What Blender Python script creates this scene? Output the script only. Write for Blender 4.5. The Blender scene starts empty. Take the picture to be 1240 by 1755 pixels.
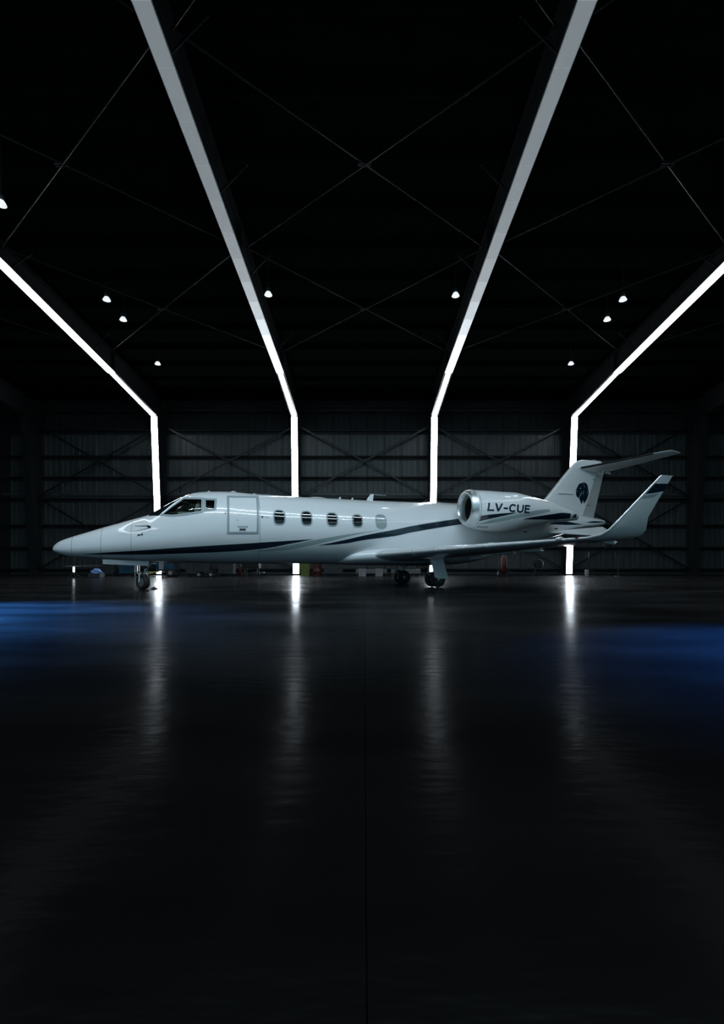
import bpy, bmesh, math, random
from mathutils import Vector, Matrix

random.seed(7)
scene = bpy.context.scene
COL = scene.collection

# ---------------------------------------------------------------- camera
cam_data = bpy.data.cameras.new('camera')
cam = bpy.data.objects.new('camera', cam_data)
COL.objects.link(cam)
cam.location = (0, 0, 0.74)
cam.rotation_euler = (math.radians(90), 0, 0)
cam_data.sensor_fit = 'HORIZONTAL'
cam_data.sensor_width = 36
cam_data.lens = 36 * 850 / 1240
cam_data.shift_x = -4 / 1240
cam_data.shift_y = 84.5 / 1240
cam_data.clip_end = 200
scene.camera = cam

# ---------------------------------------------------------------- world: late dusk outside the open hangar door behind the camera
world = bpy.data.worlds.new('night')
scene.world = world
world.use_nodes = True
world.node_tree.nodes['Background'].inputs['Color'].default_value = (0.46, 0.86, 1.0, 1)
world.node_tree.nodes['Background'].inputs['Strength'].default_value = 0.46

scene.view_settings.view_transform = 'Standard'
scene.view_settings.look = 'None'
scene.view_settings.gamma = 1
scene.view_settings.use_curve_mapping = False
scene.view_settings.exposure = 0.0

# light levels
LED = 8.0             # radiance of a light module at full power
BAY_WATT = 25         # each high bay lamp
FILL_WATT = 130     # each added fill batten, out of view
BLUE_WATT = 24000       # each blue floor wash lamp

# ---------------------------------------------------------------- materials
def new_mat(name, color, rough=0.5, metal=0.0, spec=0.5, coat=0.0, coat_rough=0.03):
    m = bpy.data.materials.new(name)
    m.use_nodes = True
    b = m.node_tree.nodes['Principled BSDF']
    b.inputs['Base Color'].default_value = (*color, 1)
    b.inputs['Roughness'].default_value = rough
    b.inputs['Metallic'].default_value = metal
    b.inputs['Specular IOR Level'].default_value = spec
    b.inputs['Coat Weight'].default_value = coat
    b.inputs['Coat Roughness'].default_value = coat_rough
    return m

def noisy(m, c1, c2, scale, detail=4, rough=None, bump=0.0, bump_scale=None, stretch=(1, 1, 1), coords='Object'):
    """grain: base colour between c1 and c2, optional roughness spread and fine relief"""
    nt = m.node_tree
    b = nt.nodes['Principled BSDF']
    tc = nt.nodes.new('ShaderNodeTexCoord')
    mp = nt.nodes.new('ShaderNodeMapping')
    mp.inputs['Scale'].default_value = stretch
    nt.links.new(tc.outputs[coords], mp.inputs['Vector'])
    n = nt.nodes.new('ShaderNodeTexNoise')
    n.inputs['Scale'].default_value = scale
    n.inputs['Detail'].default_value = detail
    nt.links.new(mp.outputs['Vector'], n.inputs['Vector'])
    r = nt.nodes.new('ShaderNodeValToRGB')
    r.color_ramp.elements[0].position = 0.32
    r.color_ramp.elements[1].position = 0.68
    r.color_ramp.elements[0].color = (*c1, 1)
    r.color_ramp.elements[1].color = (*c2, 1)
    nt.links.new(n.outputs['Fac'], r.inputs['Fac'])
    nt.links.new(r.outputs['Color'], b.inputs['Base Color'])
    if rough:
        mr = nt.nodes.new('ShaderNodeMapRange')
        mr.inputs['To Min'].default_value = rough[0]
        mr.inputs['To Max'].default_value = rough[1]
        mr.inputs['From Min'].default_value = 0.3
        mr.inputs['From Max'].default_value = 0.7
        nt.links.new(n.outputs['Fac'], mr.inputs['Value'])
        nt.links.new(mr.outputs['Result'], b.inputs['Roughness'])
    if bump:
        n2 = nt.nodes.new('ShaderNodeTexNoise')
        n2.inputs['Scale'].default_value = bump_scale or scale * 4
        n2.inputs['Detail'].default_value = 3
        nt.links.new(mp.outputs['Vector'], n2.inputs['Vector'])
        bp = nt.nodes.new('ShaderNodeBump')
        bp.inputs['Strength'].default_value = bump
        bp.inputs['Distance'].default_value = 0.01
        nt.links.new(n2.outputs['Fac'], bp.inputs['Height'])
        nt.links.new(bp.outputs['Normal'], b.inputs['Normal'])
    return m

def emit(name, color, strength):
    m = bpy.data.materials.new(name)
    m.use_nodes = True
    nt = m.node_tree
    b = nt.nodes['Principled BSDF']
    b.inputs['Base Color'].default_value = (0.6, 0.6, 0.6, 1)
    b.inputs['Emission Color'].default_value = (*color, 1)
    b.inputs['Emission Strength'].default_value = strength
    return m

M = {}
def floor_mat():
    """sealed dark concrete: dull body colour under a weak, trowel-rippled gloss"""
    m = bpy.data.materials.new('sealed_concrete')
    m.use_nodes = True
    nt = m.node_tree
    nt.nodes.remove(nt.nodes['Principled BSDF'])
    out = nt.nodes['Material Output']
    N, Lk = nt.nodes.new, nt.links.new
    tc = N('ShaderNodeTexCoord')
    mp = N('ShaderNodeMapping')
    mp.inputs['Scale'].default_value = (0.55, 1.5, 1)
    Lk(tc.outputs['Object'], mp.inputs['Vector'])
    big = N('ShaderNodeTexNoise')
    big.inputs['Scale'].default_value = 0.7
    big.inputs['Detail'].default_value = 5
    Lk(mp.outputs['Vector'], big.inputs['Vector'])
    ramp = N('ShaderNodeValToRGB')
    ramp.color_ramp.elements[0].position = 0.3
    ramp.color_ramp.elements[1].position = 0.7
    ramp.color_ramp.elements[0].color = (0.0020, 0.0020, 0.0020, 1)
    ramp.color_ramp.elements[1].color = (0.0040, 0.0039, 0.0038, 1)
    Lk(big.outputs['Fac'], ramp.inputs['Fac'])
    fine = N('ShaderNodeTexNoise')
    fine.inputs['Scale'].default_value = 9.0
    fine.inputs['Detail'].default_value = 3
    Lk(mp.outputs['Vector'], fine.inputs['Vector'])
    bump = N('ShaderNodeBump')
    bump.inputs['Strength'].default_value = 0.14
    bump.inputs['Distance'].default_value = 0.02
    Lk(fine.outputs['Fac'], bump.inputs['Height'])
    dif = N('ShaderNodeBsdfDiffuse')
    Lk(ramp.outputs['Color'], dif.inputs['Color'])
    gl = N('ShaderNodeBsdfGlossy')
    gl.inputs['Color'].default_value = (0.95, 0.97, 1, 1)
    mr = N('ShaderNodeMapRange')
    mr.inputs['From Min'].default_value = 0.3
    mr.inputs['From Max'].default_value = 0.7
    mr.inputs['To Min'].default_value = 0.15
    mr.inputs['To Max'].default_value = 0.24
    Lk(big.outputs['Fac'], mr.inputs['Value'])
    Lk(mr.outputs['Result'], gl.inputs['Roughness'])
    Lk(bump.outputs['Normal'], gl.inputs['Normal'])
    fr = N('ShaderNodeFresnel')
    fr.inputs['IOR'].default_value = 1.5
    mul = N('ShaderNodeMath')
    mul.operation = 'MULTIPLY'
    mul.inputs[1].default_value = 0.58
    pw = N('ShaderNodeMath')
    pw.operation = 'POWER'
    pw.inputs[1].default_value = 3.6
    Lk(fr.outputs['Fac'], pw.inputs[0])
    Lk(pw.outputs['Value'], mul.inputs[0])
    ad = N('ShaderNodeMath')
    ad.operation = 'ADD'
    ad.inputs[1].default_value = 0.0038
    Lk(mul.outputs['Value'], ad.inputs[0])
    mx = N('ShaderNodeMixShader')
    Lk(ad.outputs['Value'], mx.inputs['Fac'])
    Lk(dif.outputs['BSDF'], mx.inputs[1])
    Lk(gl.outputs['BSDF'], mx.inputs[2])
    Lk(mx.outputs['Shader'], out.inputs['Surface'])
    return m
M['floor'] = floor_mat()
M['joint'] = new_mat('joint_filler', (0.002, 0.002, 0.002), 0.8, 0, 0.1)
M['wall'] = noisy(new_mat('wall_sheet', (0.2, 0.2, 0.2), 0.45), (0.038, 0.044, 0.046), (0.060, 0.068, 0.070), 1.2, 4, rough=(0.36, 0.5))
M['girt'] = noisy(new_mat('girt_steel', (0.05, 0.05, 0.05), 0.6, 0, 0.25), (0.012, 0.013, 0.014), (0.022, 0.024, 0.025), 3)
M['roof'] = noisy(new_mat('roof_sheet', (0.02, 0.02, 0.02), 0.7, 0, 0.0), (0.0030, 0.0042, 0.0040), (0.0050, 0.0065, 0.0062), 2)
M['steel'] = noisy(new_mat('painted_steel', (0.05, 0.05, 0.05), 0.5, 0, 0.2), (0.014, 0.016, 0.017), (0.026, 0.029, 0.031), 4)
M['rod'] = noisy(new_mat('galvanised_rod', (0.03, 0.03, 0.03), 0.4, 0.3), (0.006, 0.007, 0.0075), (0.012, 0.0135, 0.014), 9)
M['led'] = emit('led_diffuser', (0.86, 0.94, 1.0), LED)
M['ledframe'] = new_mat('led_channel', (0.45, 0.47, 0.48), 0.4, 0.4)
M['bulb'] = emit('lamp_glass', (0.88, 0.95, 1.0), 6.0)
M['reflector'] = new_mat('lamp_reflector', (0.8, 0.82, 0.84), 0.3, 0.3)
M['refractor'] = emit('prismatic_refractor', (0.88, 0.95, 1.0), 0.9)
M['white'] = noisy(new_mat('white_gloss_paint', (0.8, 0.8, 0.8), 0.34, 0, 0.5, 1.0, 0.045), (0.74, 0.765, 0.775), (0.78, 0.80, 0.81), 0.7, 3)
M['navy'] = noisy(new_mat('navy_paint', (0.004, 0.016, 0.03), 0.3, 0, 0.5, 1.0, 0.045), (0.003, 0.014, 0.026), (0.005, 0.018, 0.033), 1.5)
M['grey'] = noisy(new_mat('grey_green_paint', (0.3, 0.4, 0.4), 0.35, 0, 0.5, 1.0, 0.045), (0.30, 0.385, 0.39), (0.33, 0.415, 0.42), 1.5)
M['panelgrey'] = noisy(new_mat('seal_grey', (0.3, 0.36, 0.38), 0.45), (0.27, 0.33, 0.35), (0.32, 0.38, 0.40), 3)
M['chrome'] = noisy(new_mat('polished_metal', (0.8, 0.8, 0.8), 0.25, 0.45), (0.72, 0.75, 0.76), (0.80, 0.82, 0.83), 2.5, rough=(0.22, 0.30))
M['lip'] = noisy(new_mat('intake_lip_metal', (0.7, 0.7, 0.7), 0.32, 0.85), (0.58, 0.63, 0.63), (0.68, 0.72, 0.72), 3, rough=(0.28, 0.4))
M['seam'] = new_mat('seam_sealant', (0.22, 0.27, 0.29), 0.5)
M['dark'] = noisy(new_mat('dark_metal', (0.02, 0.02, 0.02), 0.45, 0.3), (0.012, 0.014, 0.015), (0.028, 0.03, 0.032), 5)
M['black'] = new_mat('matt_black', (0.004, 0.004, 0.004), 0.7)
M['rubber'] = noisy(new_mat('tyre_rubber', (0.012, 0.012, 0.012), 0.7), (0.008, 0.008, 0.009), (0.018, 0.018, 0.019), 14)
M['hub'] = noisy(new_mat('wheel_hub', (0.5, 0.5, 0.5), 0.4, 0.7), (0.36, 0.38, 0.38), (0.5, 0.52, 0.52), 9)
M['rudder'] = noisy(new_mat('rudder_shaded_white', (0.45, 0.46, 0.44), 0.4, 0, 0.5, 0.6, 0.05), (0.42, 0.43, 0.41), (0.47, 0.48, 0.455), 1.5)  # greyed to put the shade of the rudder's angle into its colour
M['darkhub'] = noisy(new_mat('dark_wheel_hub', (0.05, 0.05, 0.05), 0.5, 0.4), (0.035, 0.038, 0.04), (0.06, 0.064, 0.066), 9)  # darker hub tone for the main wheels
M['cabinglass'] = new_mat('dark_cabin_glass', (0.008, 0.011, 0.012), 0.04, 0, 0.6)
M['shade'] = new_mat('window_shade', (0.30, 0.36, 0.36), 0.25, 0, 0.5, 1.0, 0.02)
M['cream'] = noisy(new_mat('cream_trim', (0.4, 0.36, 0.3), 0.6), (0.34, 0.31, 0.25), (0.46, 0.42, 0.35), 5)
M['tealtrim'] = noisy(new_mat('pale_teal_trim', (0.3, 0.4, 0.38), 0.6), (0.26, 0.35, 0.33), (0.36, 0.45, 0.43), 5)
M['cabinwall'] = noisy(new_mat('cockpit_lining', (0.1, 0.1, 0.09), 0.7), (0.05, 0.055, 0.05), (0.10, 0.10, 0.09), 6)
M['red'] = noisy(new_mat('red_enamel', (0.3, 0.02, 0.02), 0.45), (0.05, 0.006, 0.006), (0.08, 0.010, 0.009), 6)
M['yellow'] = noisy(new_mat('yellow_enamel', (0.6, 0.5, 0.06), 0.45), (0.5, 0.40, 0.05), (0.66, 0.54, 0.08), 6)
M['lime'] = noisy(new_mat('lime_plastic', (0.4, 0.5, 0.06), 0.45), (0.13, 0.16, 0.03), (0.18, 0.21, 0.045), 6)
M['bluebox'] = noisy(new_mat('blue_enamel', (0.03, 0.16, 0.28), 0.45), (0.008, 0.05, 0.09), (0.02, 0.085, 0.14), 6)
M['bluecloth'] = noisy(new_mat('blue_cloth', (0.2, 0.35, 0.7), 0.8), (0.14, 0.26, 0.6), (0.3, 0.46, 0.8), 12)
M['box'] = noisy(new_mat('dark_cabinet_enamel', (0.03, 0.035, 0.04), 0.5), (0.02, 0.024, 0.027), (0.045, 0.05, 0.055), 5)
M['palebox'] = noisy(new_mat('pale_plastic', (0.5, 0.48, 0.48), 0.5), (0.26, 0.25, 0.25), (0.36, 0.34, 0.34), 5)
M['plank'] = noisy(new_mat('grey_bench_top', (0.3, 0.32, 0.32), 0.5), (0.13, 0.14, 0.14), (0.20, 0.21, 0.21), 5)

def glass_mat():
    m = bpy.data.materials.new('cockpit_glass')
    m.use_nodes = True
    nt = m.node_tree
    nt.nodes.remove(nt.nodes['Principled BSDF'])
    out = nt.nodes['Material Output']
    tr = nt.nodes.new('ShaderNodeBsdfTransparent')
    tr.inputs['Color'].default_value = (0.62, 0.70, 0.68, 1)
    gl = nt.nodes.new('ShaderNodeBsdfGlossy')
    gl.inputs['Roughness'].default_value = 0.02
    fr = nt.nodes.new('ShaderNodeFresnel')
    fr.inputs['IOR'].default_value = 1.5
    mx = nt.nodes.new('ShaderNodeMixShader')
    nt.links.new(fr.outputs['Fac'], mx.inputs['Fac'])
    nt.links.new(tr.outputs['BSDF'], mx.inputs[1])
    nt.links.new(gl.outputs['BSDF'], mx.inputs[2])
    nt.links.new(mx.outputs['Shader'], out.inputs['Surface'])
    return m
M['glass'] = glass_mat()

# ---------------------------------------------------------------- helpers
def mesh_obj(name, verts, faces, mat, parent=None, smooth=False, sharp=None):
    me = bpy.data.meshes.new(name)
    me.from_pydata([tuple(v) for v in verts], [], faces)
    me.validate()
    bm = bmesh.new()
    bm.from_mesh(me)
    bmesh.ops.recalc_face_normals(bm, faces=bm.faces)
    bm.to_mesh(me)
    bm.free()
    if smooth:
        for p in me.polygons:
            p.use_smooth = True
        if sharp:
            me.set_sharp_from_angle(angle=math.radians(sharp))
    me.materials.append(M[mat])
    o = bpy.data.objects.new(name, me)
    COL.objects.link(o)
    if parent:
        o.parent = parent
    return o

class MB:
    """collects shapes for ONE mesh"""
    def __init__(self):
        self.v, self.f = [], []
    def add(self, vs, fs):
        k = len(self.v)
        self.v += [tuple(v) for v in vs]
        self.f += [tuple(i + k for i in f) for f in fs]
        return self
    def box(self, c, d, rot=None):
        hx, hy, hz = d[0] / 2, d[1] / 2, d[2] / 2
        vs = [Vector((x, y, z)) for x in (-hx, hx) for y in (-hy, hy) for z in (-hz, hz)]
        if rot is not None:
            vs = [rot @ v for v in vs]
        vs = [v + Vector(c) for v in vs]
        return self.add(vs, [(0, 1, 3, 2), (4, 6, 7, 5), (0, 4, 5, 1), (2, 3, 7, 6), (0, 2, 6, 4), (1, 5, 7, 3)])
    def bevbox(self, c, d, b, rot=None):
        """box with chamfered edges"""
        bm = bmesh.new()
        bmesh.ops.create_cube(bm, size=1)
        bmesh.ops.scale(bm, vec=d, verts=bm.verts)
        bmesh.ops.bevel(bm, geom=bm.edges[:], offset=b, segments=2, affect='EDGES', profile=0.6)
        vs = [v.co.copy() for v in bm.verts]
        bm.verts.index_update()
        fs = [[v.index for v in f.verts] for f in bm.faces]
        bm.free()
        if rot is not None:
            vs = [rot @ v for v in vs]
        return self.add([v + Vector(c) for v in vs], fs)
    def beam(self, a, b, w, h, up=(0, 0, 1)):
        a, b = Vector(a), Vector(b)
        d = (b - a)
        L = d.length
        d.normalize()
        side = d.cross(Vector(up))
        if side.length < 1e-4:
            side = Vector((1, 0, 0))
        side.normalize()
        u = side.cross(d)
        vs = []
        for p in (a, b):
            for sx, sy in ((-1, -1), (1, -1), (1, 1), (-1, 1)):
                vs.append(p + side * (w / 2 * sx) + u * (h / 2 * sy))
        return self.add(vs, [(0, 1, 2, 3), (7, 6, 5, 4), (0, 4, 5, 1), (1, 5, 6, 2), (2, 6, 7, 3), (3, 7, 4, 0)])
    def tube(self, pts, r, n=10, cap=True):
        pts = [Vector(p) for p in pts]
        rs = r if isinstance(r, (list, tuple)) else [r] * len(pts)
        rings = []
        ref = None
        for i, p in enumerate(pts):
            d = (pts[min(i + 1, len(pts) - 1)] - pts[max(i - 1, 0)]).normalized()
            if ref is None:
                ref = Vector((0, 0, 1)) if abs(d.z) < 0.9 else Vector((1, 0, 0))
            x = ref.cross(d).normalized()
            y = d.cross(x)
            ref = y
            rings.append([p + (x * math.cos(k * 2 * math.pi / n) + y * math.sin(k * 2 * math.pi / n)) * rs[i] for k in range(n)])
        vs = [v for rg in rings for v in rg]
        fs = []
        for i in range(len(pts) - 1):
            for k in range(n):
                fs.append((i * n + k, i * n + (k + 1) % n, (i + 1) * n + (k + 1) % n, (i + 1) * n + k))
        if cap:
            fs.append(tuple(range(n))[::-1])
            fs.append(tuple((len(pts) - 1) * n + k for k in range(n)))
        return self.add(vs, fs)
    def lathe(self, prof, c, axis, n=24):
        """profile rows (distance along axis, radius) turned about an axis through c"""
        axis = Vector(axis).normalized()
        ref = Vector((0, 0, 1)) if abs(axis.z) < 0.9 else Vector((1, 0, 0))
        x = ref.cross(axis).normalized()
        y = axis.cross(x)
        c = Vector(c)
        vs, fs = [], []
        for h, r in prof:
            for k in range(n):
                an = k * 2 * math.pi / n
                vs.append(c + axis * h + (x * math.cos(an) + y * math.sin(an)) * max(r, 1e-4))
        for i in range(len(prof) - 1):
            for k in range(n):
                fs.append((i * n + k, i * n + (k + 1) % n, (i + 1) * n + (k + 1) % n, (i + 1) * n + k))
        fs.append(tuple(range(n))[::-1])
        fs.append(tuple((len(prof) - 1) * n + k for k in range(n)))
        return self.add(vs, fs)
    def build(self, name, mat, parent=None, smooth=False, sharp=40):
        return mesh_obj(name, self.v, self.f, mat, parent, smooth, sharp)

def empty(name, loc=(0, 0, 0), rz=0.0):
    o = bpy.data.objects.new(name, None)
    o.empty_display_size = 0.2
    o.location = loc
    o.rotation_euler = (0, 0, rz)
    COL.objects.link(o)
    return o

def tag(o, label, cat, group=None, kind=None):
    o['label'] = label
    if cat:
        o['category'] = cat
    if group:
        o['group'] = group
    if kind:
        o['kind'] = kind
    return o

def structure(o, label=None):
    o['kind'] = 'structure'
    if label:
        o['label'] = label
    return o

def share(src, name, parent, loc=(0, 0, 0), rot=None):
    o = src.copy()
    o.name = name
    COL.objects.link(o)
    o.parent = parent
    o.location = loc
    if rot:
        o.rotation_euler = rot
    return o

# ---------------------------------------------------------------- the hangar shell
WALL_Y = 26.75
FRAMES_X = [-10.8, -3.6, 3.6, 10.8]
DARK_X = [-17.5, 17.5]
HALF_W = 21.0
def roof_z(y):
    return 9.3 + (26.7 - y) * 0.074

# floor: two poured slabs either side of a sawn joint over a joint filler bed
fl = structure(MB().box((0, 10.4, -0.16), (2 * HALF_W, 33, 0.12)).build('floor', 'joint'),
               'dark polished concrete hangar floor')
for x0, x1 in ((-HALF_W, 0.003), (0.0055, HALF_W)):
    MB().box(((x0 + x1) / 2, 10.4, -0.05), (x1 - x0, 33, 0.10)).build('slab', 'floor', fl)

# back wall: girts and ribbed sheets, each a piece of its own
wb = structure(MB().box((0, WALL_Y + 0.20, 4.75), (2 * HALF_W, 0.06, 9.6)).build('wall_back', 'girt'),
               'back wall of ribbed grey sheets')
SHEET = 0.92
def sheet_mesh(h):
    m = MB()
    w = SHEET - 0.012
    prof = [(-w / 2, 0), (-w / 2 + .012, -.022), (-w / 2 + .07, -.022), (-w / 2 + .09, 0)]
    for c in (-w / 6, w / 6):
        prof += [(c - .035, 0), (c - .022, -.018), (c + .022, -.018), (c + .035, 0)]
    prof += [(w / 2 - .09, 0), (w / 2 - .07, -.022), (w / 2 - .012, -.022), (w / 2, 0)]
    vs = [(x, y, 0) for x, y in prof] + [(x, y, h) for x, y in prof]
    vs += [(-w / 2, .03, 0), (w / 2, .03, 0), (-w / 2, .03, h), (w / 2, .03, h)]
    n = len(prof)
    fs = [(i, i + 1, n + i + 1, n + i) for i in range(n - 1)]
    fs += [(2 * n, 2 * n + 2, 2 * n + 3, 2 * n + 1)]
    return m.add(vs, fs)
GIRT_Z = [0.25, 1.42, 2.62, 4.05, 5.20, 6.33, 7.70, 9.2]
nsheet = int(2 * HALF_W / SHEET)
protos = {}
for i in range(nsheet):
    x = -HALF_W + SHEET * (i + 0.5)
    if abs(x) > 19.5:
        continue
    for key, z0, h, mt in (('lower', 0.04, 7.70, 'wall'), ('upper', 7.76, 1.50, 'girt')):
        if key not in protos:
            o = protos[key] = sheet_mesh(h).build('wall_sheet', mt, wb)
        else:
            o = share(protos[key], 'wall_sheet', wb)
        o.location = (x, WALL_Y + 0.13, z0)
MB().bevbox((0, WALL_Y + 0.05, 4.36), (2 * 19.5, 0.05, 0.16), .01).build('lit_girt_face', 'wall', wb)  # pale strip painted in for the lit top face of the girt
for z in GIRT_Z:
    m = MB()
    m.box((0, WALL_Y - 0.005, z + 0.10), (2 * HALF_W, 0.20, 0.012))
    m.box((0, WALL_Y + 0.092, z), (2 * HALF_W, 0.012, 0.21))
    m.box((0, WALL_Y - 0.10, z + 0.07), (2 * HALF_W, 0.012, 0.06))
    m.build('girt', 'girt', wb)
for sgn, nm in ((-1, 'wall_left'), (1, 'wall_right')):
    w = structure(MB().box((sgn * (HALF_W + 0.10), 10.4, 6.0), (0.18, 33.4, 12.4)).build(nm, 'roof'), 'dark side wall of the hangar')
    for z in (1.4, 3.6, 5.8, 8.0):
        MB().box((sgn * (HALF_W - 0.08), 10.4, z), (0.16, 33, 0.2)).build('girt', 'girt', w)

# roof and its purlins
y0, y1 = -6.0, WALL_Y + 0.3
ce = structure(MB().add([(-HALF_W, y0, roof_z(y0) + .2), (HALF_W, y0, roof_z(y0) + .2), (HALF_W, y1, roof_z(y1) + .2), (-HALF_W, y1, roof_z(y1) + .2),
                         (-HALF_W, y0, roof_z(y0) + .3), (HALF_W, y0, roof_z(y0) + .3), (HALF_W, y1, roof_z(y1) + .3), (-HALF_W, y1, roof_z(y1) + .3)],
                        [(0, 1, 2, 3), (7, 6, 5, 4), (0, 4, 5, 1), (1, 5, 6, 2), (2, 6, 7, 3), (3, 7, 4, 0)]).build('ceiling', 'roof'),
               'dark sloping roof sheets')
y = 25.6
while y > -4:
    z = roof_z(y)
    m = MB()
    m.box((0, y, z + 0.1), (2 * HALF_W, 0.012, 0.2))
    m.box((0, y + 0.035, z + 0.006), (2 * HALF_W, 0.07, 0.012))
    m.box((0, y - 0.035, z + 0.194), (2 * HALF_W, 0.07, 0.012))
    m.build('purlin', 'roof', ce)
    y -= 1.52

# ---------------------------------------------------------------- steel frames (one per bay line) and the light strips on them
ORD = {-10.8: 'leftmost', -3.6: 'second', 3.6: 'third', 10.8: 'rightmost'}
def inner_path(x):
    """inside face of a frame: foot, knee, haunch end, then the long rafter (y, z)"""
    p = [(26.2, 0.03), (25.5, 8.2), (21.2, 8.82)]
    if abs(x) < 9:
        p += [(8.0, 9.82), (-5.0, 10.8)]
    else:
        p += [(14.7, 9.62), (-5.0, 11.08)]
    return p
def frame(x, label):
    p = inner_path(x)
    t = empty('portal_frame', (x, 26.5, 0))
    def L(q):
        return (0.0, q[0] - 26.5, q[1])
    yo = WALL_Y - 0.10 - 26.5
    # column: web plate, outer and inner flange
    def plate(name, pts, half):
        vs = [(-half, a, b) for a, b in pts] + [(half, a, b) for a, b in pts]
        n = len(pts)
        fs = [tuple(range(n))[::-1], tuple(range(n, 2 * n))] + [(i, (i + 1) % n, n + (i + 1) % n, n + i) for i in range(n)]
        return mesh_obj(name, vs, fs, 'steel', t)
    ks = [(a - 26.5, b) for a, b in p]
    ztop = roof_z(26.5) - 0.03
    plate('column_web', [(ks[0][0] + .012, .03), (yo, .03), (yo, ztop), (ks[1][0] + .012, ztop), (ks[1][0] + .012, ks[1][1])], 0.006)
    MB().beam(L((26.5 + yo - 0.008, 0.03)), L((26.5 + yo - 0.008, ztop)), 0.34, 0.016, up=(0, 1, 0)).build('column_flange', 'steel', t)
    MB().beam(L((p[0][0] + .01, .03)), L((p[1][0] + .01, p[1][1])), 0.36, 0.016, up=(0, 1, 0)).build('column_flange', 'steel', t)
    MB().box((0, (ks[0][0] + yo) / 2, 0.02), (0.46, abs(yo - ks[0][0]) + 0.12, 0.035)).build('base_plate', 'steel', t)
    up = [(a, b) for a, b in ks[1:]]
    topl = [(a, roof_z(a + 26.5) - 0.03) for a, b in reversed(up)]
    plate('rafter_web', up + topl, 0.006)
    for i in range(1, len(p) - 1):
        MB().beam(L((p[i][0], p[i][1] + .010)), L((p[i + 1][0], p[i + 1][1] + .010)), 0.36, 0.016).build('rafter_flange', 'steel', t)
    MB().beam(L((25.5, roof_z(25.5) - .03)), L((-5.0, roof_z(-5.0) - .03)), 0.32, 0.016).build('rafter_flange', 'steel', t)
    # stiffener plates and knee plate
    for yy in (21.2, 14.0):
        zi = 8.82 if yy > 20 else (9.365 if abs(x) < 9 else 9.65)
        MB().box((0, yy - 26.5, (zi + roof_z(yy)) / 2), (0.30, 0.016, roof_z(yy) - zi - .06)).build('stiffener', 'steel', t)
    tag(t, label, 'steel frame', 'steel portal frames of the hangar')
    return t

for x in FRAMES_X:
    frame(x, 'dark steel portal frame behind the %s white light strip' % ORD[x])
for x in DARK_X:
    frame(x, 'unlit dark steel portal frame in the shadow at the far %s' % ('left' if x < 0 else 'right'))

_led = {}
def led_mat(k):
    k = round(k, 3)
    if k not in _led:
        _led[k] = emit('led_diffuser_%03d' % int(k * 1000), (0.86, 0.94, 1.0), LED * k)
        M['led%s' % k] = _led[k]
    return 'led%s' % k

def light_strip(x):
    """a run of diffuser modules along the inside of a frame; the inner rafter runs are dimmed module by module"""
    p = inner_path(x)
    t = empty('light_strip', (x, 26.2, 0.05))
    def seg(a, b, w, up, dim, rail=True, step=1.2):
        a, b = Vector((0, a[0] - 26.2, a[1] - .05)), Vector((0, b[0] - 26.2, b[1] - .05))
        d = b - a
        n = max(1, round(d.length / step))
        side = Vector((1, 0, 0))
        nrm = d.normalized().cross(side)
        if nrm.dot(Vector((0, -1, -1))) < 0:
            nrm = -nrm
        off = nrm * 0.028
        if rail:
            MB().beam(a + nrm * .010, b + nrm * .010, w + 0.03, 0.016, up=nrm).build('mounting_rail', 'ledframe', t)
        for i in range(n):
            q0, q1 = a + d * (i / n), a + d * ((i + 1) / n) - d.normalized() * 0.006
            mid = (q0 + q1) / 2
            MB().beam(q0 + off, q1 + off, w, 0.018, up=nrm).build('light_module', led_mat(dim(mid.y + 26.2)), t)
    seg((p[0][0], 0.10), (p[1][0], p[1][1] - .04), 0.30, None, lambda y: 3.1)
    seg((p[1][0], p[1][1]), p[2], 0.20, None, lambda y: 2.0)
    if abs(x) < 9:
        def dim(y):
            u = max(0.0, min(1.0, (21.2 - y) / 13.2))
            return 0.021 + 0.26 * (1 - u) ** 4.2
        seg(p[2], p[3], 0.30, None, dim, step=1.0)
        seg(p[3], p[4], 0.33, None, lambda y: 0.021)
    else:
        seg(p[2], p[3], 0.30, None, lambda y: 1.0)
        seg(p[3], p[4], 0.30, None, lambda y: 1.0)
    lab = {-10.8: 'leftmost white light strip, rising behind the jet nose and bending to the left edge',
           -3.6: 'second white light strip from the left, rising behind the cabin and fading overhead',
           3.6: 'third white light strip from the left, rising behind the engine and fading overhead',
           10.8: 'rightmost white light strip, rising behind the tail fin and bending to the right edge'}
    tag(t, lab[x], 'light strip', 'white light strips on the portal frames')
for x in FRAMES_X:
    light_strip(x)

# cross bracing on the back wall, between the columns
BAYS = [(-10.8, -3.6, 'left lit bay'), (-3.6, 3.6, 'middle lit bay'), (3.6, 10.8, 'right lit bay'),
        (-17.5, -10.8, 'shadowed left bay'), (10.8, 17.5, 'shadowed right bay')]
for x0, x1, nm in BAYS:
    for tier, za, zb in (('upper', 4.15, 8.0), ('lower', 0.25, 4.15)):
        t = empty('cross_brace', ((x0 + x1) / 2, 26.5, za))
        hx = (x1 - x0) / 2 - 0.12
        for sg, yy in ((1, -0.02), (-1, 0.03)):
            MB().beam((-hx * sg, yy, 0.05), (hx * sg, yy, zb - za - .05), 0.012, 0.09, up=(0, 1, 0)).beam(
                (-hx * sg, yy - .04, 0.05), (hx * sg, yy - .04, zb - za - .05), 0.09, 0.012, up=(0, 1, 0)).build('angle_bar', 'rod', t)
        MB().box((0, 0.0, (zb - za) / 2), (0.22, 0.11, 0.18)).build('gusset_plate', 'steel', t)
        tag(t, '%s steel cross brace on the back wall in the %s' % (tier, nm), 'brace', 'wall cross braces')
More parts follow.
